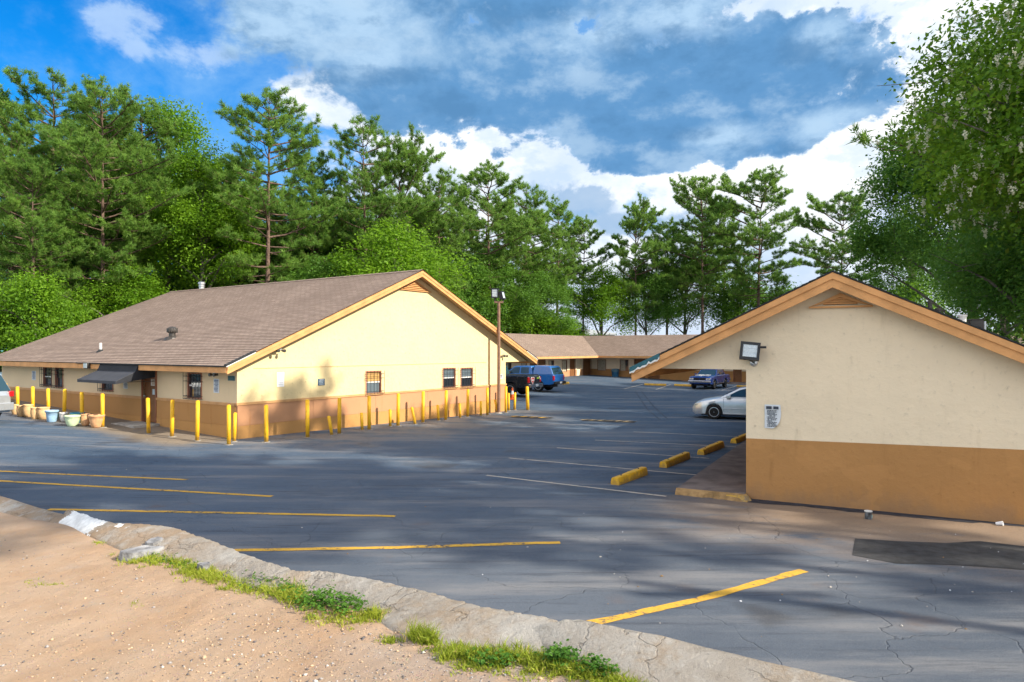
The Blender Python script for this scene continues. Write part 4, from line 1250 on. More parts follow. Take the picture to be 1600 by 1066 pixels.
# ------------------------------------------------------------------ pots
def pot(px, py, w, h, label, col, shape, group='flower pots along the office front'):
    P = hit(px, py)
    s = P.y / F
    r = w * s / 2; hh = h * s
    P = P + Vector((0, r * .9, 0)); P.z = gz(P.x, P.y)
    e = empty('flower_pot', P); tag(e, label, 'flower pot', group)
    if shape == 'urn': prof = [(.55, 0), (.72, .05), (.93, .30), (1.0, .55), (.95, .80), (.90, .88), (1.0, .93), (1.0, 1.0), (.86, 1.0), (.82, .9)]
    elif shape == 'bowl': prof = [(.55, 0), (.62, .06), (.80, .30), (.92, .62), (.95, .82), (1.04, .86), (1.04, 1.0), (.92, 1.0), (.88, .88)]
    else: prof = [(.62, 0), (.68, .03), (.80, .5), (.88, .84), (1.03, .86), (1.03, 1.0), (.90, 1.0), (.86, .86)]
    g = MB(); g.lathe([(a * r, b * hh) for a, b in prof], 24)
    g.f.pop(); g.m.pop(); g.uv.pop()
    g.build('bowl', col, e, smooth=True)
    g = MB(); g.lathe([(.0, hh * .86), (.87 * r, hh * .87)], 24); g.build('soil', MT['soil'], e)
    return e
def glaze(name, c, r_=.45): return mat(name, c, r_, .45, .16, 7, .1, 30, .004)
tc = glaze('terracotta', (.60, .33, .165), .75); tc2 = glaze('weathered_terracotta', (.62, .40, .20), .8); blue_g = glaze('pale_blue_glaze', (.30, .47, .64))
teal_g = glaze('teal_glaze', (.03, .21, .29)); mint = glaze('mint_glaze', (.55, .66, .42)); whit = glaze('white_glaze', (.62, .58, .54)); tl2 = glaze('sea_green_glaze', (.15, .38, .38))
pot(144.7, 669.3, 22.5, 20, 'large terracotta pot beside the bollard left of the door', tc, 'bowl')
pot(129.5, 666, 13, 18.5, 'narrow terracotta pot between the teal pot and the large terracotta pot', tc, 'urn')
pot(106.5, 667.2, 22, 17, 'wide mint green bowl pot in front of the teal and white pots', mint, 'bowl')
pot(115, 662, 20, 16.5, 'dark teal glazed pot behind the mint green bowl', teal_g, 'bowl')
pot(95.5, 659.5, 13, 14.5, 'small white pot behind the left of the mint green bowl', whit, 'bowl')
pot(75, 660.6, 18.5, 18.5, 'pale blue tapered pot with thick rim, front of its group', blue_g, 'taper')
pot(85.5, 656, 8, 14, 'small sea green pot half hidden behind the pale blue pot', tl2, 'taper')
pot(62.5, 656.3, 17.5, 19, 'rounded clay pot just left of the pale blue pot', tc2, 'urn')
pot(50.5, 655.8, 12.5, 18.5, 'clay urn second left of the pale blue pot', tc2, 'urn')
pot(39, 652.8, 14.5, 20, 'tall clay urn third left of the pale blue pot', tc2, 'urn')
pot(28.7, 651.8, 12.5, 17.5, 'clay urn below the bollard at the far office corner', tc2, 'urn')
pot(20, 648.4, 10, 16, 'clay urn nearest the tail of the silver van', tc2, 'urn')
for px, py in [(62, 640), (70, 640), (112, 648), (32, 636)]:
    pass

# ------------------------------------------------------------------ notices and signs
def lines_on(mb, x0, x1, z0, z1, rows, rng, y, mi, fill=.7, head=False):
    dzr = (z1 - z0) / rows
    for k in range(rows):
        zc = z1 - dzr * (k + .5); hgt = dzr * (.30 if not head or k else .42)
        x = x0 + (x1 - x0) * rng.uniform(0, .12)
        end = x1 - (x1 - x0) * rng.uniform(0, .25 if k % 3 else .08)
        while x < end:
            w = (x1 - x0) * rng.uniform(.06, .19); w = min(w, end - x)
            if rng.random() < fill + .25: mb.add([(x, y, zc - hgt), (x + w, y, zc - hgt), (x + w, y, zc + hgt), (x, y, zc + hgt)], [(0, 1, 2, 3)], mi)
            x += w + (x1 - x0) * .035

def notice(frame, side, x0, x1, z0, z1, label, board, rows, ink, off=.012, header=None, curl=False, seed=0, cat='notice', group=None, bar=None):
    rng = random.Random(seed)
    e = empty('notice', frame.o, frame.a); tag(e, label, cat, group)
    b = MB(); yf = -off
    if curl:
        n = 14; vs = []; fs = []
        for j in range(n + 1):
            for i_ in range(9):
                u, v = i_ / 8, j / n
                x = x0 + (x1 - x0) * u; z = z1 + (z0 - z1) * v
                # lower right corner torn to a curve
                lim = 1.0 if v < .55 else math.sqrt(max(0, 1 - ((v - .55) / .47) ** 2)) * .62 + .38
                x = x0 + (x1 - x0) * min(u, lim) + .012 * math.sin(v * 5) * u
                vs.append((x, yf - .025 * u * (v ** 2) - .004 * math.sin(v * 9), z))
        for j in range(n):
            for i_ in range(8): fs.append((j * 9 + i_, (j + 1) * 9 + i_, (j + 1) * 9 + i_ + 1, j * 9 + i_ + 1))
        b.add(vs, fs)
    else:
        b.box(x0, x1, yf, yf + .010, z0, z1)
    t_ = MB()
    my = yf - (.026 if curl else .003)
    if header:
        w2 = (x1 - x0) * .46
        t_.add([(x0 + .03, my, z1 - .085), (x0 + w2, my, z1 - .085), (x0 + w2, my, z1 - .03), (x0 + .03, my, z1 - .03)], [(0, 1, 2, 3)], 0)
        t_.add([(x0 + w2 + .03, my, z1 - .085), (x1 - .03, my, z1 - .085), (x1 - .03, my, z1 - .03), (x0 + w2 + .03, my, z1 - .03)], [(0, 1, 2, 3)], 0)
        lines_on(t_, x0 + .04, x0 + (x1 - x0) * (.80 if curl else .9), z0 + .03, z1 - .10, rows, rng, my, 0)
    else:
        lines_on(t_, x0 + (x1 - x0) * .1, x1 - (x1 - x0) * .1, z0 + (z1 - z0) * .08, z1 - (z1 - z0) * .06, rows, rng, my, 0, .75, True)
    if bar:
        t_.add([(x0 + (x1 - x0) * .1, my, z0 + (z1 - z0) * .10), (x1 - (x1 - x0) * .1, my, z0 + (z1 - z0) * .10), (x1 - (x1 - x0) * .1, my, z0 + (z1 - z0) * .30), (x0 + (x1 - x0) * .1, my, z0 + (z1 - z0) * .30)], [(0, 1, 2, 3)], 0)
    if side: turn(b); turn(t_)
    if board: b.build('board', board, e)
    t_.build('lettering', ink, e)
    return e
OW = Frame(OX, OY, OF.a)
x0, x1, z0, z1 = wx(432.5, 443.5, 582, 604.5); notice(OW, False, x0, x1, z0, z1, 'tall white notice board with faint lettering on the gable wall', MT['paper'], 6, mat('very_faint_ink', (.56, .58, .62), .8, .2, .1), seed=1)
x0, x1, z0, z1 = wx(496.5, 507, 592, 602.5); notice(OW, False, x0, x1, z0, z1, 'small dark blue sign with white lettering on the gable wall', MT['sign_blue'], 4, mat('dim_white_letters', (.35, .40, .45), .8, .2, .1), seed=2, cat='sign')
x0, x1, z0, z1 = wy(334, 342.5, 592, 614); notice(OW, True, x0, x1, z0, z1, 'pale notice of blue lettering between the front window and the corner', MT['paper_blue'], 9, MT['ink'], seed=3)
x0, x1, z0, z1 = wy(356.3, 367, 587.5, 595); notice(OW, True, x0, x1, z0, z1, 'blank teal sign plate high on the front wall near the corner', MT['sign_teal'], 1, MT['sign_teal'], seed=4, cat='sign')
x0, x1, z0, z1 = wy(193, 199.5, 588, 607.5); notice(OW, True, x0, x1, z0, z1, 'pale notice of blue lettering under the awning', MT['paper_blue'], 9, MT['ink'], seed=5)
x0, x1, z0, z1 = wy(50, 56, 579.8, 594); notice(OW, True, x0, x1, z0, z1, 'small pale notice at the far left end of the front wall', MT['paper_blue'], 7, MT['ink'], seed=6)
DF = Frame(*OF.world(.045, 0, 0)[:2], OF.a)
x0, x1, z0, z1 = wy(234, 242, 592.5, 603); notice(DF, True, x0, x1, z0, z1, 'upper paper notice with coloured print on the brown door', MT['paper'], 6, mat('coloured_print', (.30, .22, .10), .8, .2, .6, 30), off=.006, seed=7)
x0, x1, z0, z1 = wy(236.3, 241, 608.3, 617); notice(DF, True, x0, x1, z0, z1, 'plain blue-white paper below the other notice on the brown door', mat('bluish_paper', (.58, .70, .78), .7, .2, .05), 3, MT['paper_blue'], off=.006, seed=8)
(x0, z1), (x1, z0) = RF.on_front(1195, 632), RF.on_front(1219.5, 670)
notice(Frame(RX0, RY0, RF.a), False, x0, x1, z0, z1, 'torn weathered notice sheet with curled corner on the near gable wall', MT['paper_blue'], 13, MT['ink_dark'], off=.012, header=True, curl=True, seed=9)
# door number plates on the far left pillar
x0, x1, z0, z1 = wx(781.2, 785.3, 585.5, 592); notice(OW, False, x0, x1, z0, z1, 'tiny white card with dark marks beside the lamp pole', MT['paper'], 3, MT['ink_dark'], seed=10)

# ------------------------------------------------------------------ lamps
def flood(parent_e, c, aim, w, h, name='lamp_head', d=.11):
    """box lamp head facing the direction aim (yaw, pitch) at c"""
    from mathutils import Euler
    R = Euler((aim[1], aim[2] if len(aim) > 2 else 0, aim[0])).to_matrix()
    def tr(mb):
        mb.v = [tuple(R @ Vector(p) + Vector(c)) for p in mb.v]; return mb
    g = MB()
    g.box(-w / 2, w / 2, 0, d, -h / 2, h / 2)
    t = .05
    g.box(-w / 2, -w / 2 + t, -.03, 0, -h / 2, h / 2); g.box(w / 2 - t, w / 2, -.03, 0, -h / 2, h / 2)
    g.box(-w / 2 + t, w / 2 - t, -.03, 0, -h / 2, -h / 2 + t); g.box(-w / 2 + t, w / 2 - t, -.03, 0, h / 2 - t, h / 2)
    for k in range(9):
        x = -w / 2 + w * (k + .5) / 9; g.box(x - .006, x + .006, d, d + .05, -h / 2 + .02, h / 2 - .02)
    hd = tr(g).build(name, MT['iron'], parent_e)
    g = MB(); g.box(-w / 2 + t, w / 2 - t, -.012, -.004, -h / 2 + t, h / 2 - t)
    nr = 3
    for r_ in range(nr):
        for q in range(7):
            x = -w / 2 + t + .012 + (w - 2 * t - .024) * (q + .5) / 7; z = -h / 2 + t + (h - 2 * t) * (r_ + .5) / nr
            g.box(x - .018, x + .018, -.020, -.012, z - .035, z + .03)
    tr(g).build('lens', MT['lamp_lens'], hd)
    return hd
(x, z), (x2, z2) = RF.on_front(1160, 535), RF.on_front(1190, 562)
P = RF.world((x + x2) / 2, -.26, (z + z2) / 2)
e = empty('floodlight', RF.world((x + x2) / 2, 0, (z + z2) / 2)); tag(e, 'black floodlight on a round plate high on the near gable wall', 'floodlight')
off = P - e.location
hd = flood(e, off, (RF.a + .12, -.16, .10), .36, .34)
x, z = RF.on_front(1178, 567)
q = RF.world(x, 0, z) - e.location
g = MB(); g.lathe([(.075, 0), (.075, -.012), (.06, -.035), (.03, -.05)], 16, (0, 0, 0), 'y')
ca, sa = math.cos(RF.a), math.sin(RF.a)
g.v = [(vx_ * ca - vy_ * sa + q.x, vx_ * sa + vy_ * ca + q.y, vz_ + q.z) for vx_, vy_, vz_ in g.v]
g.build('wall_plate', MT['metal'], e, smooth=False)
g = MB(); g.tube([q + Vector((0, 0, -.07)), q + Vector((-.01, -.05, 0)), off + Vector((.0, .06, -.17)), off + Vector((0, .07, -.05))], .014, 7); g.build('bracket', MT['iron'], e)
g = MB(); s_ = off + RF.x * .24 + Vector((0, 0, .07)); g.tube([s_ - RF.x * .08, s_ + RF.x * .05], .022, 8); g.tube([s_ + RF.x * .05, s_ + RF.x * .055], .026, 8); g.build('light_sensor', MT['iron'], e)

P = hit(779.4, 646)
lp = empty('lamp_post', P); tag(lp, 'tall brown lamp post with two floodlights at the far office corner', 'lamp post')
H = z_at(P, 473) - P.z
g = MB(); g.tube([(0, 0, -.1), (0, 0, H)], [.085, .07], 12); g.build('pole', MT['pole'], lp, smooth=False)
s_ = P.y / F
g = MB(); g.box(-7.0 * s_, 7.0 * s_, -.06, .06, H - .02, H + .07); g.build('cross_arm', MT['pole'], lp)
flood(lp, (-6.3 * s_, -.05, H + .46), (-.05, .12), .36, .47)
flood(lp, (6.8 * s_, .02, H + .36), (1.15, -.25), .34, .40)
g = MB(); g.tube([(-6.3 * s_, 0, H), (-6.3 * s_, 0, H + .25)], .03, 8); g.tube([(6.6 * s_, .05, H), (6.6 * s_, .05, H + .22)], .03, 8); g.build('stem', MT['iron'], lp)
g = MB(); g.lathe([(.17, -.04), (.17, .02), (.12, .04)], 12); g.build('base_plate', MT['concrete'], lp)
# small fixtures on the office: eave spotlights, wall bracket lamp, eave box lamp
def spot_pair(P, ang, label):
    e = empty('spotlight', P, ang); tag(e, label, 'spotlight')
    g = MB(); g.box(-.07, .07, -.05, .05, -.03, .03); g.build('box', MT['metal'], e)
    for s in (-1, 1):
        g = MB(); g.lathe([(.03, .0), (.035, .05), (.055, .11), (.058, .15), (.05, .152)], 10, (s * .12, 0, -.05), 'y')
        g.v = [(x, -y, z) for x, y, z in g.v]; g.build('lamp_head', MT['dark_metal'], e)
    g = MB(); g.tube([(-.12, 0, -.05), (0, 0, 0), (.12, 0, -.05)], .012, 6); g.build('bracket', MT['dark_metal'], e)
xx = OF.on_front(430, 546)[0]
spot_pair(OF.world(xx, -.20, OF.on_front(430, 546)[1]), OF.a, 'small twin spotlight under the left rake of the office gable')
yy, zz = OF.on_side(352, 573.5)
spot_pair(OF.world(-.35, yy, 2.13), OF.a - PI / 2, 'small twin spotlight under the front eave near the corner')
xx, zz = OF.on_front(784, 555)
spot_pair(OF.world(xx, -.12, zz), OF.a, 'small twin spotlight on the gable wall right of the lamp post')
yy, zz = OF.on_side(139, 563.5, -.62)
e = empty('wall_lamp', OF.world(-.66, yy, 2.30), OF.a - PI / 2); tag(e, 'grey box lamp on the front eave board left of the awning', 'lamp')
g = MB(); g.box(-.16, .16, -.10, .02, -.14, .10); g.build('housing', MT['dark_metal'], e, bevel=.015)
g = MB(); g.box(-.13, .13, -.112, -.098, -.11, .06); g.build('lens', MT['lamp_lens'], e)
P = BF.world(BF.on_front(1026, 583, -1.9)[0], -1.9, 2.28)
e = empty('porch_lamp', P); tag(e, 'dark bowl lamp hanging under the far porch roof', 'lamp')
g = MB(); g.lathe([(.03, .15), (.05, .10), (.30, .06), (.31, 0), (.22, -.12), (.10, -.18), (.01, -.19)], 14); g.build('bowl', MT['dark_metal'], e)
P = RF.world(-1.3, 8, 2.35)

# ------------------------------------------------------------------ bin, cone, tin, litter
P = hit(961.5, 594.5); P = BF.world(BF.on_front(961.5, 590, -.6)[0], -.6, .13); s_ = P.y / F
e = empty('litter_bin', P); tag(e, 'blue litter bin on the walkway of the far back wing', 'litter bin')
g = MB(); g.lathe([(.30, 0), (.31, .05), (.36, .72), (.37, .74)], 18); g.build('body', MT['can_blue'], e, smooth=False)
g = MB(); g.lathe([(.40, .74), (.41, .80), (.41, .98), (.36, 1.03), (.10, 1.07), (.02, 1.07)], 18); g.build('lid', mat('grey_blue_lid', (.07, .15, .20), .5, .4, .1), e)
P = hit(800.5, 624.5)
e = empty('traffic_cone', P); tag(e, 'orange traffic cone with white collar beside the black pickup wheel', 'traffic cone')
hc = z_at(P, 606) - P.z
g = MB(); g.box(-.22, .22, -.22, .22, -.01, .035); g.lathe([(.17, .035), (.15, .05), (.10, hc * .45)], 16); g.lathe([(.062, hc * .75), (.035, hc), (.02, hc + .005)], 16); g.build('cone', MT['orange'], e)
g = MB(); g.lathe([(.102, hc * .45), (.064, hc * .75)], 16); g.build('collar', MT['white'], e)
P = hit(1357, 811)
e = empty('paint_tin', P, .3); tag(e, 'dented old paint tin standing before the near gable wall', 'paint tin')
g = MB(); g.lathe([(.058, 0), (.060, .01), (.058, .06), (.054, .085), (.06, .125), (.062, .13)], 16); g.build('body', mat('stained_tin', (.10, .11, .12), .5, .5, .9, 14), e)
g = MB(); g.lathe([(.064, .128), (.064, .14), (.05, .139), (.05, .131)], 16); g.build('rim', MT['pipe'], e)
g = MB(); g.add([(.015, -.0615, .03), (.05, -.036, .03), (.05, -.036, .075), (.015, -.0605, .075)], [(0, 1, 2, 3)]); g.build('label', mat('cyan_label', (.20, .52, .55), .6, .3, .2), e)
P = hit(1562, 821)
e = empty('paper_cup', P + Vector((0, 0, .03)), .5); e.rotation_euler = (1.3, .3, .6); tag(e, 'white paper cup lying by the wall foot at the right', 'paper cup')
g = MB(); g.lathe([(.024, -.05), (.026, -.048), (.036, .045), (.038, .048), (.034, .047), (.024, -.04)], 14); g.build('cup', MT['paper'], e)
rng = random.Random(5)
g = MB()
for k in range(110):
    if k < 80: px, py = rng.uniform(0, 1600), rng.uniform(680, 1000)
    else: px, py = rng.uniform(900, 1600), rng.uniform(800, 1000)
    if px < 1000 and py > 775 + px * .2: continue
    P = hit(px, py)
    if RF.local(P)[1] > -.2 and -2.3 < RF.local(P)[0] < 6: continue
    r_ = rng.uniform(.005, .016) * (1.7 if rng.random() < .08 else 1)
    n = 6; a0 = rng.random() * 6; mi = rng.choice([0, 1, 1, 1, 2, 2])
    vs = [(P.x + r_ * rng.uniform(.5, 1.3) * math.cos(a0 + q), P.y + r_ * rng.uniform(.5, 1.3) * math.sin(a0 + q), P.z + .004) for q in [j * PI / 3 for j in range(n)]]
    vs += [(P.x, P.y, P.z + r_ * .9)]
    g.add(vs, [(j, (j + 1) % n, n) for j in range(n)], mi)
tag(g.build('litter', [MT['paper'], mat('pale_stone', (.45, .42, .38), .9, .2, .2), mat('leaf_litter', (.25, .15, .06), .9, .2, .3)]), 'scattered bits of paper, stone and dead leaf on the asphalt', 'litter', kind='stuff')
# ------------------------------------------------------------------ vehicles
def lerp_tab(tab, x):
    if x <= tab[0][0]: return tab[0][1]
    for (a, va), (b, vb) in zip(tab, tab[1:]):
        if x <= b: return va + (vb - va) * (x - a) / (b - a) if b > a else vb
    return tab[-1][1]

def wheel(e, x, y, r, w, spokes, style, side):
    hub = empty('wheel', (x, y, r)); hub.parent = e
    g = MB(); g.lathe([(r * .62, -w / 2), (r * .90, -w / 2), (r * .98, -w * .38), (r, -w * .2), (r, w * .2), (r * .98, w * .38), (r * .90, w / 2), (r * .62, w / 2)], 28, (0, 0, 0), 'y')
    t_ = g.build('tyre', MT['tyre'], hub)
    g = MB(); yo = side * w / 2
    g.lathe([(r * .66, yo * .98), (r * .63, yo * .90), (r * .60, yo * .45), (r * .1, yo * .40)] if side > 0 else [(r * .1, yo * .40), (r * .60, yo * .45), (r * .63, yo * .90), (r * .66, yo * .98)], 28, (0, 0, 0), 'y', 1)
    g.lathe([(r * .66, yo * .80), (r * .665, yo * 1.0), (r * .60, yo * 1.01), (r * .58, yo * .85)], 28, (0, 0, 0), 'y', 0)
    g.lathe([(r * .16, yo * .7), (r * .16, yo * .95), (r * .08, yo * 1.0), (.004, yo * 1.0)], 14, (0, 0, 0), 'y', 0)
    for k in range(spokes):
        a = 2 * PI * (k + .25) / spokes
        c, s = math.cos(a), math.sin(a); hw = r * (.15 if style == 'wide' else .06)
        q = []
        for rr, ww in ((r * .10, hw * .8), (r * .62, hw * 1.15)):
            for sg in (-1, 1): q.append((rr * c - sg * ww * s, rr * s + sg * ww * c))
        y1, y2 = yo * .70, yo * .93
        g.hexa([(q[0][0], y1, q[0][1]), (q[1][0], y1, q[1][1]), (q[3][0], y1, q[3][1]), (q[2][0], y1, q[2][1]),
                (q[0][0], y2, q[0][1]), (q[1][0], y2, q[1][1]), (q[3][0], y2, q[3][1]), (q[2][0], y2, q[2][1])], 0)
    g.build('rim', [MT['rim'], MT['black']], hub)

def vehicle(name, label, cat, loc, heading, S):
    e = empty(name, loc, heading); tag(e, label, cat)
    L, W = S['L'], S['W']; hw = W / 2
    paint = S['paint']
    wr = S['wr']; xs_w = (S['xf'], S['xr'])
    arch = wr * S.get('arch', 1.16)
    g = MB()
    n = int(L / .06); sill = S['sill']
    st = [-L / 2 + L * k / n for k in range(n + 1)]
    vs = []; NSEC = 15
    for x in st:
        zt = lerp_tab(S['top'], x); w = lerp_tab(S['plan'], x)
        zb = lerp_tab(S['bottom'], x)
        za = zb
        for xw in xs_w:
            if abs(x - xw) < arch: za = max(za, wr + math.sqrt(arch * arch - (x - xw) ** 2))
        za = min(za, zt - .12)
        zm = za + (zt - za) * .5
        crown = lerp_tab(S.get('crown', [(0, .03)]), x)
        sh = S.get('shoulder', .09)
        half = [(0, zb), (w * .60, zb), (w * .62, max(za, zb)), (w * .965, za), (w * .995, za + .03 * 1), (w, zm), (w * .985, zt - sh), (w * .94, zt - sh * .25), (w * .80, zt + crown * .35), (0, zt + crown)]
        ring = half + [(-y, z) for y, z in half[-2:0:-1]]
        NSEC = len(ring)
        vs += [(x, y, z) for y, z in ring]
    fs = []
    for k in range(n):
        for j in range(NSEC):
            fs.append((k * NSEC + j, k * NSEC + (j + 1) % NSEC, (k + 1) * NSEC + (j + 1) % NSEC, (k + 1) * NSEC + j))
    fs += [tuple(range(NSEC)), tuple(range(n * NSEC, (n + 1) * NSEC))[::-1]]
    g.add(vs, [f[::-1] for f in fs])
    body = g.build('body', paint, e, smooth=True)
    ed = body.modifiers.new('edges', 'EDGE_SPLIT'); ed.split_angle = math.radians(38)
    # cabins: profile (x, z), belt half width and roof half width
    for ci, C in enumerate(S['cabins']):
        zb, zr = C['zb'], C['zr']; wb, wt = C['wb'], C['wt']
        prof = C['prof']
        def yw(z): return wb + (wt - wb) * max(0, (z - zb) / (zr - zb))
        g = MB()
        vs = [(x, -yw(z), z) for x, z in prof] + [(x, yw(z), z) for x, z in prof]; m_ = len(prof)
        g.add(vs, [tuple(range(m_)), tuple(range(m_, 2 * m_))[::-1]] + [((i + 1) % m_, i, m_ + i, m_ + (i + 1) % m_) for i in range(m_)])
        cab = g.build(C.get('name', 'cabin'), C.get('paint', paint), e, bevel=C.get('bevel', .05))
        for poly in C.get('side', []):
            for s in (-1, 1):
                g = MB(); vs = [(x, s * (yw(z) + .006), z) for x, z in poly]
                vs2 = [(x, s * (yw(z) - .03), z) for x, z in poly]; k_ = len(poly)
                g.add(vs + vs2, [tuple(range(k_))] + [(i, (i + 1) % k_, k_ + (i + 1) % k_, k_ + i) for i in range(k_)])
                g.build('side_window', MT['auto_glass'], cab)
        for nm, (xa, za), (xb, zb_) in C.get('ends', []):
            d = Vector((xb - xa, 0, zb_ - za)); up = d.normalized(); nr = Vector((d.z, 0, -d.x)).normalized()
            if nr.x * (1 if nm == 'windscreen' else -1) < 0: nr = -nr
            a = Vector((xa, 0, za)) + d * .07 + nr * .007; b = Vector((xa, 0, za)) + d * .90 + nr * .007
            ya, yb = yw(a.z) - .07, yw(b.z) - .06
            g = MB(); g.add([(a.x, -ya, a.z), (a.x, ya, a.z), (b.x, yb, b.z), (b.x, -yb, b.z)] + [(a.x - nr.x * .04, -ya, a.z - nr.z * .04), (a.x - nr.x * .04, ya, a.z - nr.z * .04), (b.x - nr.x * .04, yb, b.z - nr.z * .04), (b.x - nr.x * .04, -yb, b.z - nr.z * .04)],
                            [(0, 1, 2, 3), (0, 4, 5, 1), (1, 5, 6, 2), (2, 6, 7, 3), (3, 7, 4, 0)])
            g.build(nm, MT['auto_glass'], cab)
    for nm, m_, boxes in S.get('trim', []):
        for bxs in boxes:
            g = MB(); g.box(*bxs); g.build(nm, MT[m_] if isinstance(m_, str) else m_, e, bevel=min(.02, min(bxs[1] - bxs[0], bxs[3] - bxs[2], bxs[5] - bxs[4]) * .3))
    for xw in xs_w:
        for s in (-1, 1): wheel(e, xw, s * (hw - S.get('ww', .2) / 2 - .015), wr, S.get('ww', .2), S.get('spokes', 6), S.get('style', 'wide'), s)
    g = MB(); g.box(-L * .42, L * .42, -hw * .60, hw * .60, sill * .75, sill + .2); g.build('underbody', MT['black'], e)
    g = MB()
    for xw in xs_w: g.box(xw - arch * .98, xw + arch * .98, -hw * .93, hw * .93, sill + .0, wr + arch * .80)
    g.build('wheel_well', MT['black'], e)
    return e

silver = paint_mat('silver_paint', (.56, .60, .64), .55, .32)
silver2 = paint_mat('light_silver_paint', (.42, .45, .48), .5, .32)
navy = paint_mat('navy_paint', (.003, .045, .25), .05, .22)
blue = paint_mat('mid_blue_paint', (.008, .135, .45), .05, .3)
blackp = paint_mat('black_paint', (.010, .013, .022), .1, .25)

# silver sedan, front to the left behind the near wing's corner
hd = Vector((-.925, .38, 0)).normalized()
Pw = hit(1116.5, 655.2)
yl_ = Vector((-hd.y, hd.x, 0))
c = Pw - hd * 1.38 - yl_ * .85
vehicle('sedan', 'silver sedan half hidden behind the near wing corner', 'car', (c.x, c.y, gz(c.x, c.y)), math.atan2(hd.y, hd.x), dict(
    L=4.78, W=1.80, paint=silver, wr=.325, xf=1.40, xr=-1.34, sill=.20, arch=1.14, ww=.21, spokes=7, style='wide',
    bottom=[(-2.39, .36), (-2.2, .26), (-1.8, .22), (1.8, .22), (2.25, .20), (2.39, .30)],
    top=[(-2.39, .80), (-2.30, .98), (-1.65, 1.03), (-1.2, 1.0), (.95, .99), (1.3, .95), (1.9, .83), (2.22, .70), (2.36, .58), (2.39, .50)],
    plan=[(-2.39, .66), (-2.25, .80), (-1.7, .89), (1.4, .89), (1.95, .82), (2.22, .70), (2.34, .56), (2.39, .46)],
    crown=[(-2.4, .02), (1, .04), (2, .05), (2.4, .02)], shoulder=.12,
    cabins=[dict(zb=.95, zr=1.46, wb=.80, wt=.58, bevel=.06, prof=[(-1.72, .95), (-.98, 1.42), (-.55, 1.47), (.05, 1.46), (.32, 1.41), (1.22, .95)],
                 side=[[(-1.30, 1.02), (-.92, 1.34), (-.42, 1.39), (-.40, 1.02)], [(-.32, 1.02), (-.34, 1.39), (.10, 1.38), (.30, 1.33), (.90, 1.02)]],
                 ends=[('windscreen', (1.22, .95), (.32, 1.41)), ('rear_window', (-1.72, .95), (-.98, 1.42))])],
    trim=[('headlight', 'headlamp', [(2.02, 2.26, .50, .73, .60, .70), (2.02, 2.26, -.73, -.50, .60, .70)]), ('taillight', 'taillamp', [(-2.37, -2.2, .5, .82, .72, .88), (-2.37, -2.2, -.82, -.5, .72, .88)]),
          ('mirror', silver, [(.68, .86, .84, 1.04, .97, 1.10), (.68, .86, -1.04, -.84, .97, 1.10)]), ('door_handle', silver, [(-.42, -.22, .885, .92, .80, .84), (-.42, -.22, -.92, -.885, .80, .84)]),
          ('side_moulding', silver, [(-1.0, 1.02, .885, .905, .47, .52), (-1.0, 1.02, -.905, -.885, .47, .52)]), ('sill_strip', silver2, [(-1.0, 1.02, .855, .90, .24, .29), (-1.0, 1.02, -.90, -.855, .24, .29)]),
          ('door_seam', 'black', [(.985, .992, .80, .897, .34, .93), (.985, .992, -.897, -.80, .34, .93)]),
          ('grille', 'black', [(2.33, 2.385, -.36, .36, .47, .57)]), ('lower_intake', 'black', [(2.28, 2.375, -.42, .42, .26, .36)])]))

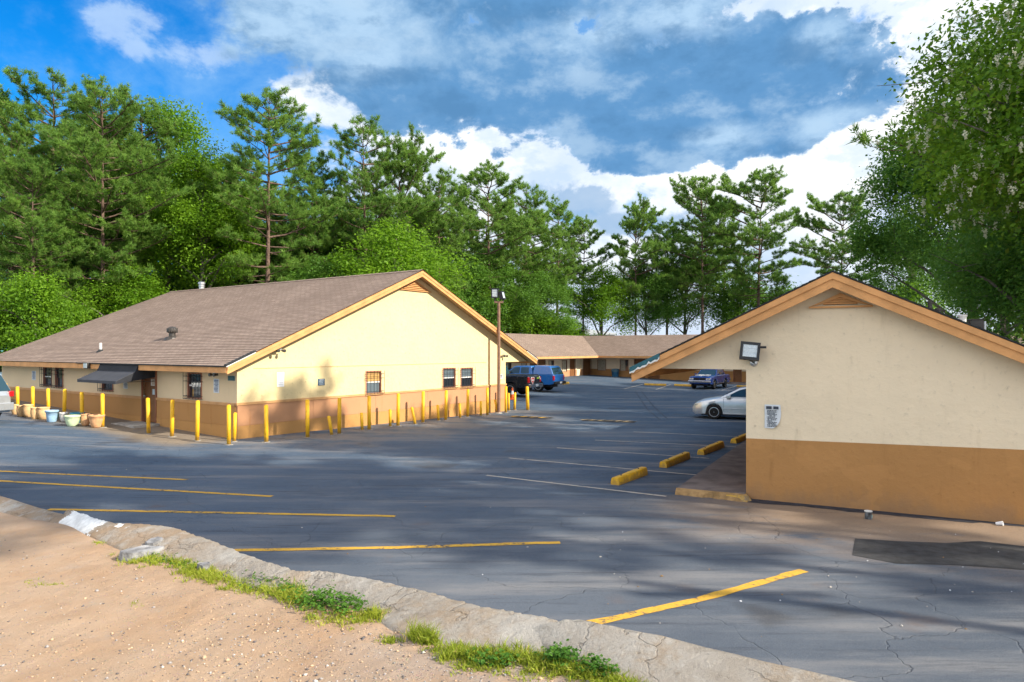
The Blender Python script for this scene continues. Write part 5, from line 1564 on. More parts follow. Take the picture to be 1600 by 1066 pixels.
# navy coupe, nose towards the camera
hd = Vector((-DX, -DY, 0)); Pf = hit(1092, 608.5)
c = Pf - hd * 2.3 + Vector((-hd.y, hd.x, 0)) * .15
vehicle('coupe', 'navy blue two-door coupe with white bonnet stripes and big wheels, parked nose out', 'car', (c.x, c.y, gz(c.x, c.y)), math.atan2(hd.y, hd.x), dict(
    L=5.1, W=1.84, paint=navy, wr=.37, xf=1.55, xr=-1.22, sill=.36, arch=1.16, ww=.22, spokes=8, style='wide',
    bottom=[(-2.55, .52), (-2.3, .42), (2.3, .40), (2.55, .46)],
    top=[(-2.55, .92), (-2.48, 1.06), (-1.4, 1.10), (.9, 1.09), (2.45, 1.0), (2.55, .94)],
    plan=[(-2.55, .82), (-2.4, .90), (2.3, .90), (2.55, .84)], shoulder=.06, crown=[(0, .03)],
    cabins=[dict(zb=1.06, zr=1.56, wb=.80, wt=.62, bevel=.04, prof=[(-1.55, 1.06), (-1.05, 1.52), (-.7, 1.56), (.12, 1.56), (.28, 1.53), (.98, 1.06)],
                 side=[[(-.62, 1.13), (-.60, 1.48), (.10, 1.48), (.62, 1.13)], [(-1.10, 1.13), (-.90, 1.45), (-.72, 1.46), (-.74, 1.13)]],
                 ends=[('windscreen', (.98, 1.06), (.28, 1.53)), ('rear_window', (-1.55, 1.06), (-1.05, 1.52))])],
    trim=[('bumper', 'chrome', [(2.50, 2.66, -.90, .90, .55, .70), (-2.66, -2.5, -.9, .9, .58, .74)]), ('headlight', 'headlamp', [(2.50, 2.565, .50, .66, .76, .89), (2.50, 2.565, .68, .84, .76, .89), (2.50, 2.565, -.66, -.50, .76, .89), (2.50, 2.565, -.84, -.68, .76, .89)]),
          ('grille', 'black', [(2.52, 2.57, -.46, -.02, .73, .92), (2.52, 2.57, .02, .46, .73, .92)]), ('bonnet_stripe', 'white', [(1.05, 2.35, .10, .42, 1.075, 1.118), (1.05, 2.35, -.42, -.10, 1.075, 1.118)]),
          ('arch_trim', 'chrome', [(1.06, 1.10, .885, .925, .5, .74), (2.0, 2.04, .885, .925, .5, .74), (-1.73, -1.69, .885, .925, .5, .74), (-.77, -.73, .885, .925, .5, .74)]), ('sill_strip', 'chrome', [(-.75, 1.08, .88, .92, .42, .50), (-.75, 1.08, -.92, -.88, .42, .50)]),
          ('mirror', navy, [(.72, .86, .86, 1.0, 1.10, 1.2), (.72, .86, -1.0, -.86, 1.10, 1.2)]), ('windscreen_frame', 'chrome', [(.24, .30, -.60, .60, 1.535, 1.57)])]))

# pickups in the far left stalls, tails towards the lot
def pickup(label, tail_px, bottom_py, hd, paint, topper, sticker, wr=.40, dz_=0.0, L=5.75, W=1.98):
    P = hit(*tail_px)
    lf = Vector((-hd.y, hd.x, 0))
    c = P + hd * (L / 2) + lf * (W / 2)
    e = vehicle('pickup_truck', label, 'pickup', (c.x, c.y, gz(c.x, c.y)), math.atan2(hd.y, hd.x), dict(
        L=L, W=W, paint=paint, wr=wr, xf=L / 2 - .98, xr=-L / 2 + 1.25, sill=.42, arch=1.18, ww=.26, spokes=6, style='wide',
        bottom=[(-L / 2, .60), (-L / 2 + .3, .52), (L / 2 - .4, .46), (L / 2, .50)],
        top=[(-L / 2, 1.22), (-L / 2 + .06, 1.30), (-.2, 1.30), (1.2, 1.28), (L / 2 - .25, 1.18), (L / 2, 1.0)],
        plan=[(-L / 2, W / 2 - .06), (-L / 2 + .12, W / 2 - .015), (L / 2 - .5, W / 2 - .015), (L / 2, W / 2 - .18)], shoulder=.05, crown=[(0, .0)],
        cabins=[dict(zb=1.24, zr=1.92, wb=W / 2 - .06, wt=W / 2 - .24, bevel=.06, prof=[(-.72, 1.24), (-.55, 1.88), (-.35, 1.92), (.75, 1.90), (.98, 1.83), (1.72, 1.24)],
                     side=[[(-.40, 1.34), (-.34, 1.80), (.30, 1.81), (.30, 1.34)], [(.40, 1.34), (.40, 1.81), (.88, 1.78), (1.42, 1.34)]],
                     ends=[('windscreen', (1.72, 1.24), (.98, 1.83)), ('rear_window', (-.72, 1.24), (-.55, 1.88))])] +
               ([dict(name='canopy', zb=1.24, zr=1.92, wb=W / 2 - .03, wt=W / 2 - .16, bevel=.07, prof=[(-L / 2 + .02, 1.24), (-L / 2 + .30, 1.86), (-L / 2 + .5, 1.92), (-.78, 1.95), (-.72, 1.24)],
                      side=[[(-1.3, 1.45), (-1.3, 1.75), (-1.0, 1.75), (-1.0, 1.45)]][:0], ends=[('rear_window', (-L / 2 + .02, 1.24), (-L / 2 + .30, 1.86))])] if topper else []),
        trim=[('bumper', 'chrome' if not topper else 'black', [(-L / 2 - .16, -L / 2 + .02, -W / 2 + .06, W / 2 - .06, .56, .76), (L / 2 - .05, L / 2 + .1, -W / 2 + .1, W / 2 - .1, .5, .75)]),
              ('taillight', 'taillamp', [(-L / 2 - .012, -L / 2 + .1, W / 2 - .22, W / 2 - .03, .84, 1.20), (-L / 2 - .012, -L / 2 + .1, -W / 2 + .03, -W / 2 + .22, .84, 1.20)]),
              ('headlight', 'headlamp', [(L / 2 - .1, L / 2 + .01, W / 2 - .48, W / 2 - .22, .82, 1.0), (L / 2 - .1, L / 2 + .01, -W / 2 + .22, -W / 2 + .48, .82, 1.0)]),
              ('licence_plate', 'white', [(-L / 2 - .18, -L / 2 - .155, -.16, .16, .60, .74)]), ('mirror', 'black', [(1.1, 1.25, W / 2 - .02, W / 2 + .24, 1.30, 1.52), (1.1, 1.25, -W / 2 - .24, -W / 2 + .02, 1.30, 1.52)])] +
             ([] if topper else [('bed_cover', 'black', [(-L / 2 + .12, -.78, -W / 2 + .16, W / 2 - .16, 1.29, 1.33)])])))
    return e
hd = Vector((-.90, .44, 0)).normalized()
bt = pickup('black pickup with a red heart sticker on its tail beside the office corner', (845.5, 619.5), 0, hd, blackp, False, True)
g = MB(); hp = []
for k in range(25):
    t = 2 * PI * k / 24
    hp.append((.0175 * 16 * math.sin(t) ** 3, .0175 * (13 * math.cos(t) - 5 * math.cos(2 * t) - 2 * math.cos(3 * t) - math.cos(4 * t))))
g.prism([(-y, z) for y, z in hp[:-1]], -5.75 / 2 - .020, -5.75 / 2 - .010, 'x', 1)
g.prism([(-y * .8, z * .8) for y, z in hp[:-1]], -5.75 / 2 - .026, -5.75 / 2 - .019, 'x', 0)
g.box(-5.75 / 2 - .029, -5.75 / 2 - .025, -.16, .16, -.03, .05, 1)
g.v = [(x, y + .35, z + 1.0) for x, y, z in g.v]
g.build('heart_sticker', [MT['red'], MT['white']], bt)
g = MB(); g.box(-5.75 / 2 - .02, -5.75 / 2 - .008, -.62, -.30, 1.06, 1.16, 0); g.box(-5.75 / 2 - .02, -5.75 / 2 - .008, -.74, -.64, 1.10, 1.22, 1); g.box(-5.75 / 2 - .02, -5.75 / 2 - .008, -.86, -.76, 1.02, 1.12, 1)
g.build('sticker', [mat('lime_sticker', (.45, .65, .05), .5, .4, .05), MT['white']], bt)
hd = Vector((-.86, .51, 0)).normalized()
bp = pickup('blue pickup with a matching canopy over its bed behind the black pickup', (884.5, 612.5), 0, hd, blue, True, False, L=4.9, W=1.80)
bp.scale = (.96, .96, .92)

# silver van at the left edge, tail to the right
P = hit(23, 661); hd = Vector((-.90, .30, 0)).normalized()
lf = Vector((-hd.y, hd.x, 0)); L = 4.8; W = 1.92
c = P + hd * (L / 2 + .06) + lf * (W / 2 - .05)
vehicle('minivan', 'silver minivan cut by the left edge, red tail lamp showing', 'van', (c.x, c.y, gz(c.x, c.y)), math.atan2(hd.y, hd.x), dict(
    L=L, W=W, paint=silver2, wr=.34, xf=1.45, xr=-1.45, sill=.22, arch=1.14, ww=.21, spokes=7,
    bottom=[(-2.4, .42), (-2.2, .30), (2.1, .24), (2.4, .34)],
    top=[(-2.4, .90), (-2.36, 1.06), (.9, 1.06), (1.6, 1.0), (2.25, .78), (2.4, .6)],
    plan=[(-2.4, .80), (-2.25, .92), (-1.8, .95), (1.5, .95), (2.2, .78), (2.4, .5)], shoulder=.06, crown=[(0, .03)],
    cabins=[dict(zb=1.02, zr=1.78, wb=.92, wt=.70, bevel=.09, prof=[(-2.37, 1.02), (-2.05, 1.68), (-1.8, 1.77), (-.3, 1.80), (.35, 1.70), (1.55, 1.02)],
                 side=[[(-2.12, 1.12), (-1.92, 1.60), (-1.15, 1.66), (-1.15, 1.12)], [(-1.05, 1.12), (-1.05, 1.66), (-.2, 1.68), (-.2, 1.12)], [(-.1, 1.12), (-.1, 1.67), (.30, 1.60), (1.1, 1.12)]],
                 ends=[('windscreen', (1.55, 1.02), (.35, 1.70)), ('rear_window', (-2.37, 1.02), (-2.05, 1.68))])],
    trim=[('taillight', 'taillamp', [(-2.405, -2.2, .76, .93, .86, 1.06), (-2.405, -2.2, -.93, -.76, .86, 1.06)]), ('bumper', silver2, [(-2.50, -2.2, -.86, .86, .40, .66)]),
          ('licence_plate', 'white', [(-2.43, -2.40, -.2, .2, .76, .90)]), ('headlight', 'headlamp', [(2.05, 2.3, .42, .72, .62, .76), (2.05, 2.3, -.72, -.42, .62, .76)])]))

# blue-grey canopy on posts beyond the left end of the office
P = hit(0, 634); P = Vector((-.748 * 37, 37, gz(-27.7, 37)))
e = empty('canopy_tent', P); tag(e, 'grey-blue canopy on posts beyond the left end of the office', 'canopy')
g = MB(); zc, za = z_at(P, 593) - P.z, z_at(P, 581) - P.z
g.add([(-2.0, -1.2, zc), (.85, -1.2, zc), (.85, 1.6, zc), (-2.0, 1.6, zc), (-.8, .2, za), (-.3, .2, za), (-2.0, -1.2, zc - .12), (.85, -1.2, zc - .12), (.85, 1.6, zc - .12), (-2.0, 1.6, zc - .12)],
      [(0, 1, 5, 4), (1, 2, 5), (2, 3, 4, 5), (3, 0, 4), (6, 7, 1, 0), (7, 8, 2, 1), (8, 9, 3, 2), (9, 6, 0, 3)])
top = g.build('canopy', mat('blue_grey_canvas', (.19, .27, .35), .8, .2, .15), e)
sm = top.modifiers.new('thick', 'SOLIDIFY'); sm.thickness = .02
for x, y in ((.62, -1.05), (.62, 1.45), (-1.85, -1.05), (-1.85, 1.45)):
    MB().tube([(x, y, -.3), (x, y, zc)], .045, 8).build('post', mat('blue_post', (.04, .10, .16), .5, .4, .1) if 'blue_post' not in bpy.data.materials else bpy.data.materials['blue_post'], e)
fp = Vector((-28.8, 40.5, 0))
e = empty('wooden_fence', (fp.x, fp.y, gz(fp.x, fp.y)), .25); tag(e, 'dark slatted fence behind the canopy beyond the left end of the office', 'fence')
g = MB()
for k in range(14): g.box(-6, 3.2, -.015, .015, -.1 + k * .16, .03 + k * .16)
g.build('slat', mat('dark_fence_wood', (.05, .045, .04), .85, .2, .3, 4), e)
for k in range(5): MB().box(-6.05 + k * 2.3, -5.95 + k * 2.3, .016, .10, -.4, 2.2).build('post', bpy.data.materials['dark_fence_wood'], e)
# pale building far beyond the trees
e = empty('warehouse', (13.5, 150, -.3), -.08); tag(e, 'pale grey-blue building glimpsed through the tree trunks beyond the far wing', 'building')
g = MB(); g.box(-10, 9, 0, 14, 0, 6.4); g.build('wall', mat('pale_cladding', (.35, .40, .46), .6, .3, .1, .5), e)
g = MB(); g.prism([(-10.4, 6.4), (9.4, 6.4), (9.4, 6.7), (-.5, 8.2), (-10.4, 6.7)], -.4, 14.4, 'y'); g.build('roof', mat('pale_metal_roof', (.62, .65, .69), .5, .4, .1, .5), e)
for k in range(5):
    g = MB(); g.box(-8.5 + k * 3.4, -6.3 + k * 3.4, -.05, .02, 1.2, 4.6); g.build('window', MT['pane'], e)
# ------------------------------------------------------------------ trees
MT['needles'] = leaf_mat('pine_needles', (.058, .160, .032), (.260, .430, .070), .48, (.16, .15, .04))
MT['leaves'] = leaf_mat('bright_leaves', (.055, .160, .010), (.220, .400, .020), .50)
MT['leaves_dark'] = leaf_mat('deep_leaves', (.040, .125, .020), (.155, .310, .034), .46)
MT['locust'] = leaf_mat('locust_leaves', (.040, .125, .010), (.230, .400, .026), .50, (.20, .26, .03))
MT['blossom'] = leaf_mat('cream_blossom', (.62, .62, .42), (.80, .80, .66), .35)

class Crown:
    """many small faces, gathered as arrays"""
    def __init__(s): s.V, s.k = [], 0
    def blades(s, c, d, L, w, rng):
        """c, d: (n,3) base points and directions; slim triangles"""
        n = len(c)
        r = rng.normal(size=(n, 3)); side = np.cross(d, r); side /= np.linalg.norm(side, axis=1, keepdims=True) + 1e-9
        L = np.asarray(L).reshape(-1, 1); w = np.asarray(w).reshape(-1, 1)
        s.V.append(np.stack([c - side * w, c + side * w, c + d * L], 1))
    def mesh(s, name, m):
        V = np.concatenate(s.V); n = len(V)
        return np_mesh(name, V.reshape(-1, 3), np.arange(n * V.shape[1]).reshape(n, -1), m)

class Leaves(Crown):
    def quads(s, c, nrm, size, rng, asp=.55):
        n = len(c)
        r = rng.normal(size=(n, 3)); a = np.cross(nrm, r); a /= np.linalg.norm(a, axis=1, keepdims=True) + 1e-9
        b = np.cross(nrm, a); b /= np.linalg.norm(b, axis=1, keepdims=True) + 1e-9
        size = np.asarray(size).reshape(-1, 1)
        s.V.append(np.stack([c - a * size, c + b * size * asp - nrm * size * .15, c + a * size, c - b * size * asp - nrm * size * .15], 1))

def unit(v): return v / (np.linalg.norm(v, axis=-1, keepdims=True) + 1e-9)

def make_pine(seed, H=22.0, cb=.42, R=3.4, dens=1.0, lean=.0, r0=.21, needle=.30, bare=True):
    rg = np.random.default_rng(seed); rr = random.Random(seed)
    tr = MB(); cr = Crown()
    tp = []
    ax, ay = rr.uniform(-.3, .3), rr.uniform(-.3, .3)
    for k in range(15):
        t = k / 14
        tp.append((ax * math.sin(t * 3 + seed) + lean * t * H, ay * math.sin(t * 2.3 + seed), t * H))
    tr.tube([(tp[0][0], tp[0][1], -.5)] + tp, [r0 * 1.35] + [r0 * (1 - .93 * (k / 14) ** 1.15) for k in range(15)], 8)
    def trunk(z):
        t = min(.9999, max(0, z / H)) * 14; i = int(t); f = t - i
        return np.array([tp[i][q] + (tp[i + 1][q] - tp[i][q]) * f for q in range(3)])
    z = cb * H; az = rr.uniform(0, 6)
    tc, td = [], []
    lobes = [rr.uniform(0, 2 * PI) for _ in range(3)]
    def wander(p, d, L, ns, up, jit):
        pts = [p]
        for k in range(ns):
            d = unit(d + np.array([rr.uniform(-jit, jit), rr.uniform(-jit, jit), up + rr.uniform(-jit, jit) * .8]))
            p = p + d * L / ns; pts.append(p)
        return pts, d
    def twigs(pts, f0, n):
        ns = len(pts) - 1
        for k in range(n):
            f = f0 + (1 - f0) * (k + rr.random()) / n
            fi = f * ns; i = min(ns - 1, int(fi)); b = pts[i] + (pts[i + 1] - pts[i]) * (fi - i)
            bd = unit(pts[i + 1] - pts[i])
            sd = np.cross(bd, [0, 0, 1]) * rr.choice((-1, 1)) * rr.uniform(.3, 1.0)
            t_ = unit(bd * rr.uniform(.2, .9) + sd + np.array([0, 0, rr.uniform(.0, .9)]))
            tl = rr.uniform(.18, .5)
            e_ = b + t_ * tl
            if k % 3 == 0: tr.tube([tuple(b), tuple(e_)], [.012, .006], 3, cap=False)
            tc.append(e_); td.append(t_)
            if rr.random() < .35: tc.append(b + t_ * tl * .4); td.append(t_)
        tc.append(pts[-1]); td.append(unit(pts[-1] - pts[-2]))
    while z < H - .2:
        t = (z - cb * H) / (H - cb * H)
        prof = min(1, .66 + t * 1.1) * max(.05, 1 - max(0, (t - .30) / .72) ** 2.3) ** .62
        nb = 3 if t < .8 else 4
        for q in range(nb):
            az += 2.4 + rr.uniform(-.5, .5)
            lob = 1 + .26 * math.cos(az - lobes[int(min(t, .99) * 2.99)])
            L = max(.45, R * prof * rr.uniform(.5, 1.08) * lob)
            if rr.random() < .12: continue
            up0 = -.12 + .62 * t + rr.uniform(-.18, .22)
            d = unit(np.array([math.cos(az), math.sin(az), up0]))
            pts, dd = wander(trunk(z), d, L, 5, .05, .15)
            tr.tube([tuple(x) for x in pts], [max(.012, (.018 + .013 * L) * (1 - .8 * k / 5)) for k in range(6)], 4, cap=False)
            twigs(pts, .45, max(3, int(L * 2.6 * dens)))
            nsub = int(L * 1.5)
            for k in range(nsub):           # side branches fill the crown out
                f = .30 + .62 * (k + rr.random()) / max(1, nsub)
                fi = f * 5; i = min(4, int(fi)); b = pts[i] + (pts[i + 1] - pts[i]) * (fi - i)
                bd = unit(pts[i + 1] - pts[i])
                sd = np.cross(bd, [0, 0, 1]) * (1 if k % 2 else -1) * rr.uniform(.6, 1.1)
                p2, _ = wander(b, unit(bd * rr.uniform(.3, .8) + sd + np.array([0, 0, rr.uniform(-.1, .5)])), L * rr.uniform(.22, .42) * (1.25 - f * .6), 3, .10, .15)
                tr.tube([tuple(x) for x in p2], [.018, .014, .01, .006], 3, cap=False)
                twigs(p2, .35, max(2, int(L * 1.25 * dens)))
        z += rr.uniform(.42, .72)
    tc, td = np.array(tc), np.array(td)
    nn = 22
    C = np.repeat(tc, nn, 0); D = np.repeat(td, nn, 0)
    D = unit(D * .75 + rg.normal(size=D.shape) * .78 + np.array([0, 0, .12]))
    C = C + rg.normal(size=C.shape) * .05
    cr.blades(C, D, needle * rg.uniform(.7, 1.2, len(C)), .021 * rg.uniform(.8, 1.3, len(C)), rg)
    if bare:      # dead snags under the crown
        for k in range(rr.randint(5, 10)):
            z = rr.uniform(.16, cb) * H; a = rr.uniform(0, 6.28); L = rr.uniform(.5, 1.9)
            p = trunk(z); d = np.array([math.cos(a), math.sin(a), rr.uniform(-.2, .35)])
            q = p + d * L * .6; q2 = q + (d + np.array([rr.uniform(-.4, .4), rr.uniform(-.4, .4), rr.uniform(-.3, .3)])) * L * .4
            tr.tube([tuple(p), tuple(q), tuple(q2)], [.035, .02, .006], 4, cap=False)
    return tr, cr

def make_leafy(seed, H, cz, rad, nclump, per, leaf, cluster=.42, r0=.16, base=.0, flat=.7, limbs=9, droop=.0):
    """broadleaf tree: trunk, limbs and leaf clumps in an uneven crown of half-axes rad round height cz"""
    rg = np.random.default_rng(seed); rr = random.Random(seed)
    tr = MB()
    top = (rr.uniform(-.4, .4), rr.uniform(-.4, .4), cz + rad[2] * .55)
    tp = [(0, 0, -.5), (0, 0, 0), (top[0] * .3 + .1, top[1] * .2, cz * .45), (top[0] * .7, top[1] * .8 - .1, cz * .8), top]
    tr.tube(tp, [r0 * 1.3, r0, r0 * .85, r0 * .6, r0 * .15], 8)
    # lobed crown: clump centres gather round limb ends
    ends = []
    for k in range(limbs):
        a = 2 * PI * (k + rr.random() * .7) / limbs * 1.618; el = rr.uniform(-.35, 1.2)
        f = rr.uniform(.45, 1.02)
        ends.append(np.array([rad[0] * f * math.cos(a) * math.cos(el), rad[1] * f * math.sin(a) * math.cos(el), cz + rad[2] * f * math.sin(el)]))
    ends.append(np.array([top[0], top[1], cz + rad[2] * .85]))
    for e_ in ends:
        s = np.array([0, 0, max(cz * .35, min(cz, e_[2] - np.hypot(e_[0], e_[1]) * .8))])
        mid = (s + e_) / 2 + np.array([rr.uniform(-.3, .3), rr.uniform(-.3, .3), rr.uniform(0, .4)])
        tr.tube([tuple(s), tuple(mid), tuple(e_)], [r0 * .5, r0 * .28, r0 * .06], 5, cap=False)
        for q in range(3):
            f = rr.uniform(.3, .9); b = mid + (e_ - mid) * f
            o = b + np.array([rr.uniform(-1, 1), rr.uniform(-1, 1), rr.uniform(-.2, .9)]) * min(rad) * .35
            tr.tube([tuple(b), tuple(o)], [r0 * .12, r0 * .03], 4, cap=False)
    cs = []
    wts = [rr.uniform(.6, 1.4) for _ in ends]
    while len(cs) < nclump:
        e_ = rr.choices(ends, wts)[0]
        if rr.random() < .90:
            p = e_ + np.array([rr.gauss(0, 1) * rad[0] * .19, rr.gauss(0, 1) * rad[1] * .19, rr.gauss(0, 1) * rad[2] * .14])
        else:
            v = unit(rg.normal(size=3)); p = v * np.array(rad) * (rr.random() ** .5) * .9 + np.array([0, 0, cz])
        q = (p - np.array([0, 0, cz])) / np.array(rad)
        if np.dot(q, q) > 1.12: continue
        if fbm(p[0] * .45 + seed, p[1] * .45, p[2] * .45, 2) < -.22: continue
        cs.append(p)
    cs = np.array(cs)
    cr = Leaves()
    C = np.repeat(cs, per, 0)
    O = rg.normal(size=C.shape) * cluster * np.array([1, 1, flat])
    O[:, 2] -= droop * np.hypot(O[:, 0], O[:, 1])
    n = unit(unit(O + 1e-6) * .5 + rg.normal(size=C.shape) * .55 + np.array([0, 0, .65]))
    cr.quads(C + O, n, leaf * rg.uniform(.6, 1.25, len(C)), rg)
    return tr, cr, cs

def tree_from(name, tr, cr, bark, foliage, crown='crown'):
    e = empty(name)
    tr.build('trunk', bark, e, smooth=True)
    o = bpy.data.objects.new(crown, cr.mesh(crown, foliage)); COL.objects.link(o); o.parent = e
    return e

PINES = []
for k, kw in enumerate([dict(H=22, cb=.33, R=5.0, dens=1.35), dict(H=22, cb=.38, R=5.0, dens=1.35), dict(H=22, cb=.28, R=5.4, dens=1.3),
                        dict(H=22, cb=.40, R=5.6, dens=1.45), dict(H=22, cb=.43, R=4.5, dens=1.2)]):
    PINES.append(make_pine(11 + k * 7, **kw))
PINES.append(make_pine(57, H=22, cb=.64, R=4.6, dens=1.2, r0=.19, bare=False))
LEAFY = [make_leafy(3, 13, 7.4, (3.6, 3.6, 5.2), 380, 95, .082, .42, limbs=13), make_leafy(8, 9, 5.2, (2.7, 2.7, 3.6), 210, 85, .078, .36, limbs=11),
         make_leafy(14, 7, 3.6, (3.0, 3.0, 2.6), 200, 85, .082, .38, r0=.10, limbs=11), make_leafy(21, 18, 11, (4.0, 4.0, 6.6), 460, 95, .098, .46, r0=.22, limbs=16)]
used = {}
def put_tree(kind, idx, loc, scale, rot, label, group=None, foliage=None, bark=None, name=None, sx=1.0):
    key = (kind, idx, foliage)
    if key not in used:
        src = PINES[idx] if kind == 'pine' else LEAFY[idx]
        nm = name or ('pine_tree' if kind == 'pine' else 'broadleaf_tree')
        e = tree_from(nm, src[0], src[1], MT[bark or ('bark' if kind == 'pine' else 'bark_grey')], MT[foliage or ('needles' if kind == 'pine' else 'leaves')])
        used[key] = e
    else:
        e = copy_tree(used[key])
        if name: e.name = name
        for k_ in ('group',):
            if k_ in e: del e[k_]
    e.location = loc; e.scale = (scale * sx, scale * sx, scale); e.rotation_euler = (0, 0, rot)
    tag(e, label, 'tree', group)
    return e

def px_tree(kind, idx, px, ytop, Z, rot, label, H, **kw):
    """stand a tree at depth Z in an image column with its top at ytop"""
    X = (px - 800) / F * Z; g0 = -.3
    h = EYE + (HOR - ytop) / F * Z - g0
    return put_tree(kind, idx, (X, Z, g0), h / H, rot, label, **kw)

rr = random.Random(4)
GF = 'pines and broadleaf trees rising behind the office'
GB_ = 'pines beyond the far wings'
T = [ # kind, idx, px, ytop, Z, H, label, foliage, sx
 ('pine', 0, 18, 205, 47, 22, 'pine cut by the left edge, lower than the cluster beside it', None, 1.1),
 ('pine', 2, 85, 132, 51, 22, 'tallest pine of the left cluster, its top above the canopy', None, 1.15),
 ('pine', 0, 160, 146, 47, 22, 'dense pine with visible pale trunk above the left roof end', None, 1.05),
 ('pine', 1, 55, 250, 43, 22, 'slim pine with bare lower trunk left of the office roof', None, 1.0),
 ('pine', 4, 218, 182, 54, 22, 'pine behind the left roof end, crown merging with its neighbours', None, 1.15),
 ('leafy', 3, 262, 172, 57, 17.6, 'tall bright broadleaf tree topping the left pines', None, 1.0),
 ('leafy', 3, 318, 235, 50, 17.6, 'broad bright green tree between the left pines and the lone tall pine', None, 1.05),
 ('pine', 1, 418, 150, 49, 22, 'tall lone pine with conical top above the middle of the office roof', None, 1.08),
 ('pine', 2, 372, 250, 58, 22, 'shorter pine left of and behind the lone tall pine', None, 1.0),
 ('pine', 0, 488, 252, 56, 22, 'pine right of the lone tall pine, about two thirds its height', None, 1.0),
 ('pine', 4, 570, 198, 55, 22, 'slender pine with a tall narrow open top', None, .95),
 ('pine', 3, 622, 232, 58, 22, 'open-topped pine right of the slender one, beside the cloud edge', None, .85),
 ('leafy', 1, 632, 342, 50, 8.9, 'rounded bright green tree above the office gable peak', None, 1.25),
 ('pine', 0, 686, 280, 60, 22, 'pine behind and right of the office gable peak', None, 1.0),
 ('pine', 1, 765, 270, 71, 22, 'tall pine above the right rake of the office gable', None, 1.2),
 ('pine', 2, 822, 295, 77, 22, 'wide pine right of the lamp post column', None, 1.0),
 ('pine', 4, 872, 322, 83, 22, 'pine at the right shoulder of the wood, sky beside it', None, 1.1),
 ('pine', 3, 914, 350, 87, 22, 'small thin pine standing in the sky gap', None, .95),
 ('leafy', 1, 938, 410, 84, 8.9, 'small lime green tree in the sky gap', None, 1.0),
 ('pine', 3, 992, 326, 84, 22, 'slim round-topped pine right of the sky gap', None, .85),
 ('pine', 1, 1042, 352, 90, 22, 'lower pine left of the tall pair', None, 1.1),
 ('pine', 3, 1098, 286, 84, 22, 'left pine of the tall pair with bare trunks', None, .95),
 ('pine', 4, 1132, 318, 92, 22, 'pine set back between the tall pair', None, 1.0),
 ('pine', 3, 1190, 281, 82, 22, 'right pine of the tall pair, widest crown', None, 1.05),
 ('pine', 3, 1318, 313, 76, 22, 'open pine with forked bare branches above the near gable peak', None, 1.0),
 ('leafy', 0, 1010, 405, 86, 12.4, 'dark green broadleaf tree below the slim round-topped pine', 'leaves_dark', 1.0),
 ('leafy', 0, 1070, 385, 92, 12.4, 'dark green broadleaf tree under the tall pair', 'leaves_dark', 1.1),
 ('leafy', 1, 1150, 420, 88, 8.9, 'low dark tree at the foot of the tall pair', 'leaves_dark', 1.2),
 ('leafy', 1, 890, 495, 92, 8.9, 'low dark bush in the sky gap behind the roof valley', 'leaves_dark', 1.1),
 ('leafy', 2, 1235, 450, 86, 6.4, 'low dark bush left of the near gable peak', 'leaves_dark', 1.1),
 ('leafy', 1, 1415, 440, 60, 8.9, 'light green bush above the right rake of the near gable', None, 1.0),
 ('leafy', 0, 1425, 330, 70, 12.4, 'leafy tree with one straight trunk above the right rake', 'leaves_dark', .8),
 ('leafy', 2, 800, 478, 77, 6.4, 'spreading bright bush behind the lamp post', None, 1.5),
 ('leafy', 2, 858, 492, 80, 6.4, 'bright bush over the left far wing roof', None, 1.3),
 ('leafy', 1, 745, 440, 71, 8.9, 'yellow-green tree behind the right rake of the office', None, 1.2),
 ('leafy', 2, 60, 432, 39, 6.4, 'bright low spreading tree at the left end of the office roof', None, .95),
 ('leafy', 1, 195, 410, 46, 8.9, 'low bright tree behind the left rake of the office roof', None, 1.25),
 ('leafy', 2, -10, 470, 40, 6.4, 'bright bush at the left edge beyond the canopy', None, .9),
 ('leafy', 0, 130, 330, 56, 12.4, 'shaded broadleaf tree between the trunks of the left cluster', 'leaves_dark', 1.3),
 ('leafy', 0, 30, 350, 58, 12.4, 'shaded broadleaf tree behind the trunks at the left edge', 'leaves_dark', 1.3),
 ('leafy', 0, 470, 345, 62, 12.4, 'shaded broadleaf tree behind the foot of the lone tall pine', 'leaves_dark', 1.3),
 ('leafy', 0, 375, 330, 64, 12.4, 'shaded broadleaf tree left of the lone tall pine trunk', 'leaves_dark', 1.3),
 ('leafy', 0, 545, 330, 64, 12.4, 'shaded broadleaf tree behind the slender pine trunk', 'leaves_dark', 1.3),
 ('leafy', 1, 505, 400, 50, 8.9, 'mid green tree just over the office ridge', 'leaves_dark', 1.3),
 ('leafy', 0, 700, 380, 70, 12.4, 'shaded broadleaf tree right of the office gable peak', 'leaves_dark', 1.3),
 ('leafy', 0, 780, 390, 74, 12.4, 'shaded broadleaf tree behind the lamp post floodlights', 'leaves_dark', 1.3),
 ('leafy', 0, 840, 420, 78, 12.4, 'shaded broadleaf tree above the left far wing', 'leaves_dark', 1.1),
]
for k, (kind, idx, px, yt, Z, H, lab, fol, sx) in enumerate(T):
    px_tree(kind, idx, px, yt, Z, rr.uniform(0, 6.28), lab, H, foliage=fol, sx=sx, group=GF if px < 800 else GB_)
DEEP = 'trees deep in the wood behind the office'
for k, (px, yt, Z) in enumerate([(-20, 240, 66), (40, 225, 70), (110, 240, 66), (185, 230, 70), (250, 262, 68), (330, 280, 70), (400, 300, 72), (455, 310, 70), (520, 305, 74), (600, 300, 76), (655, 318, 76), (715, 330, 80), (790, 345, 84)]):
    px_tree('pine', (0, 2)[k % 2], px, yt, Z, rr.uniform(0, 6.28), 'pine standing deep in the wood behind the office, mostly hidden by nearer trees', 22, group=DEEP, sx=1.2)
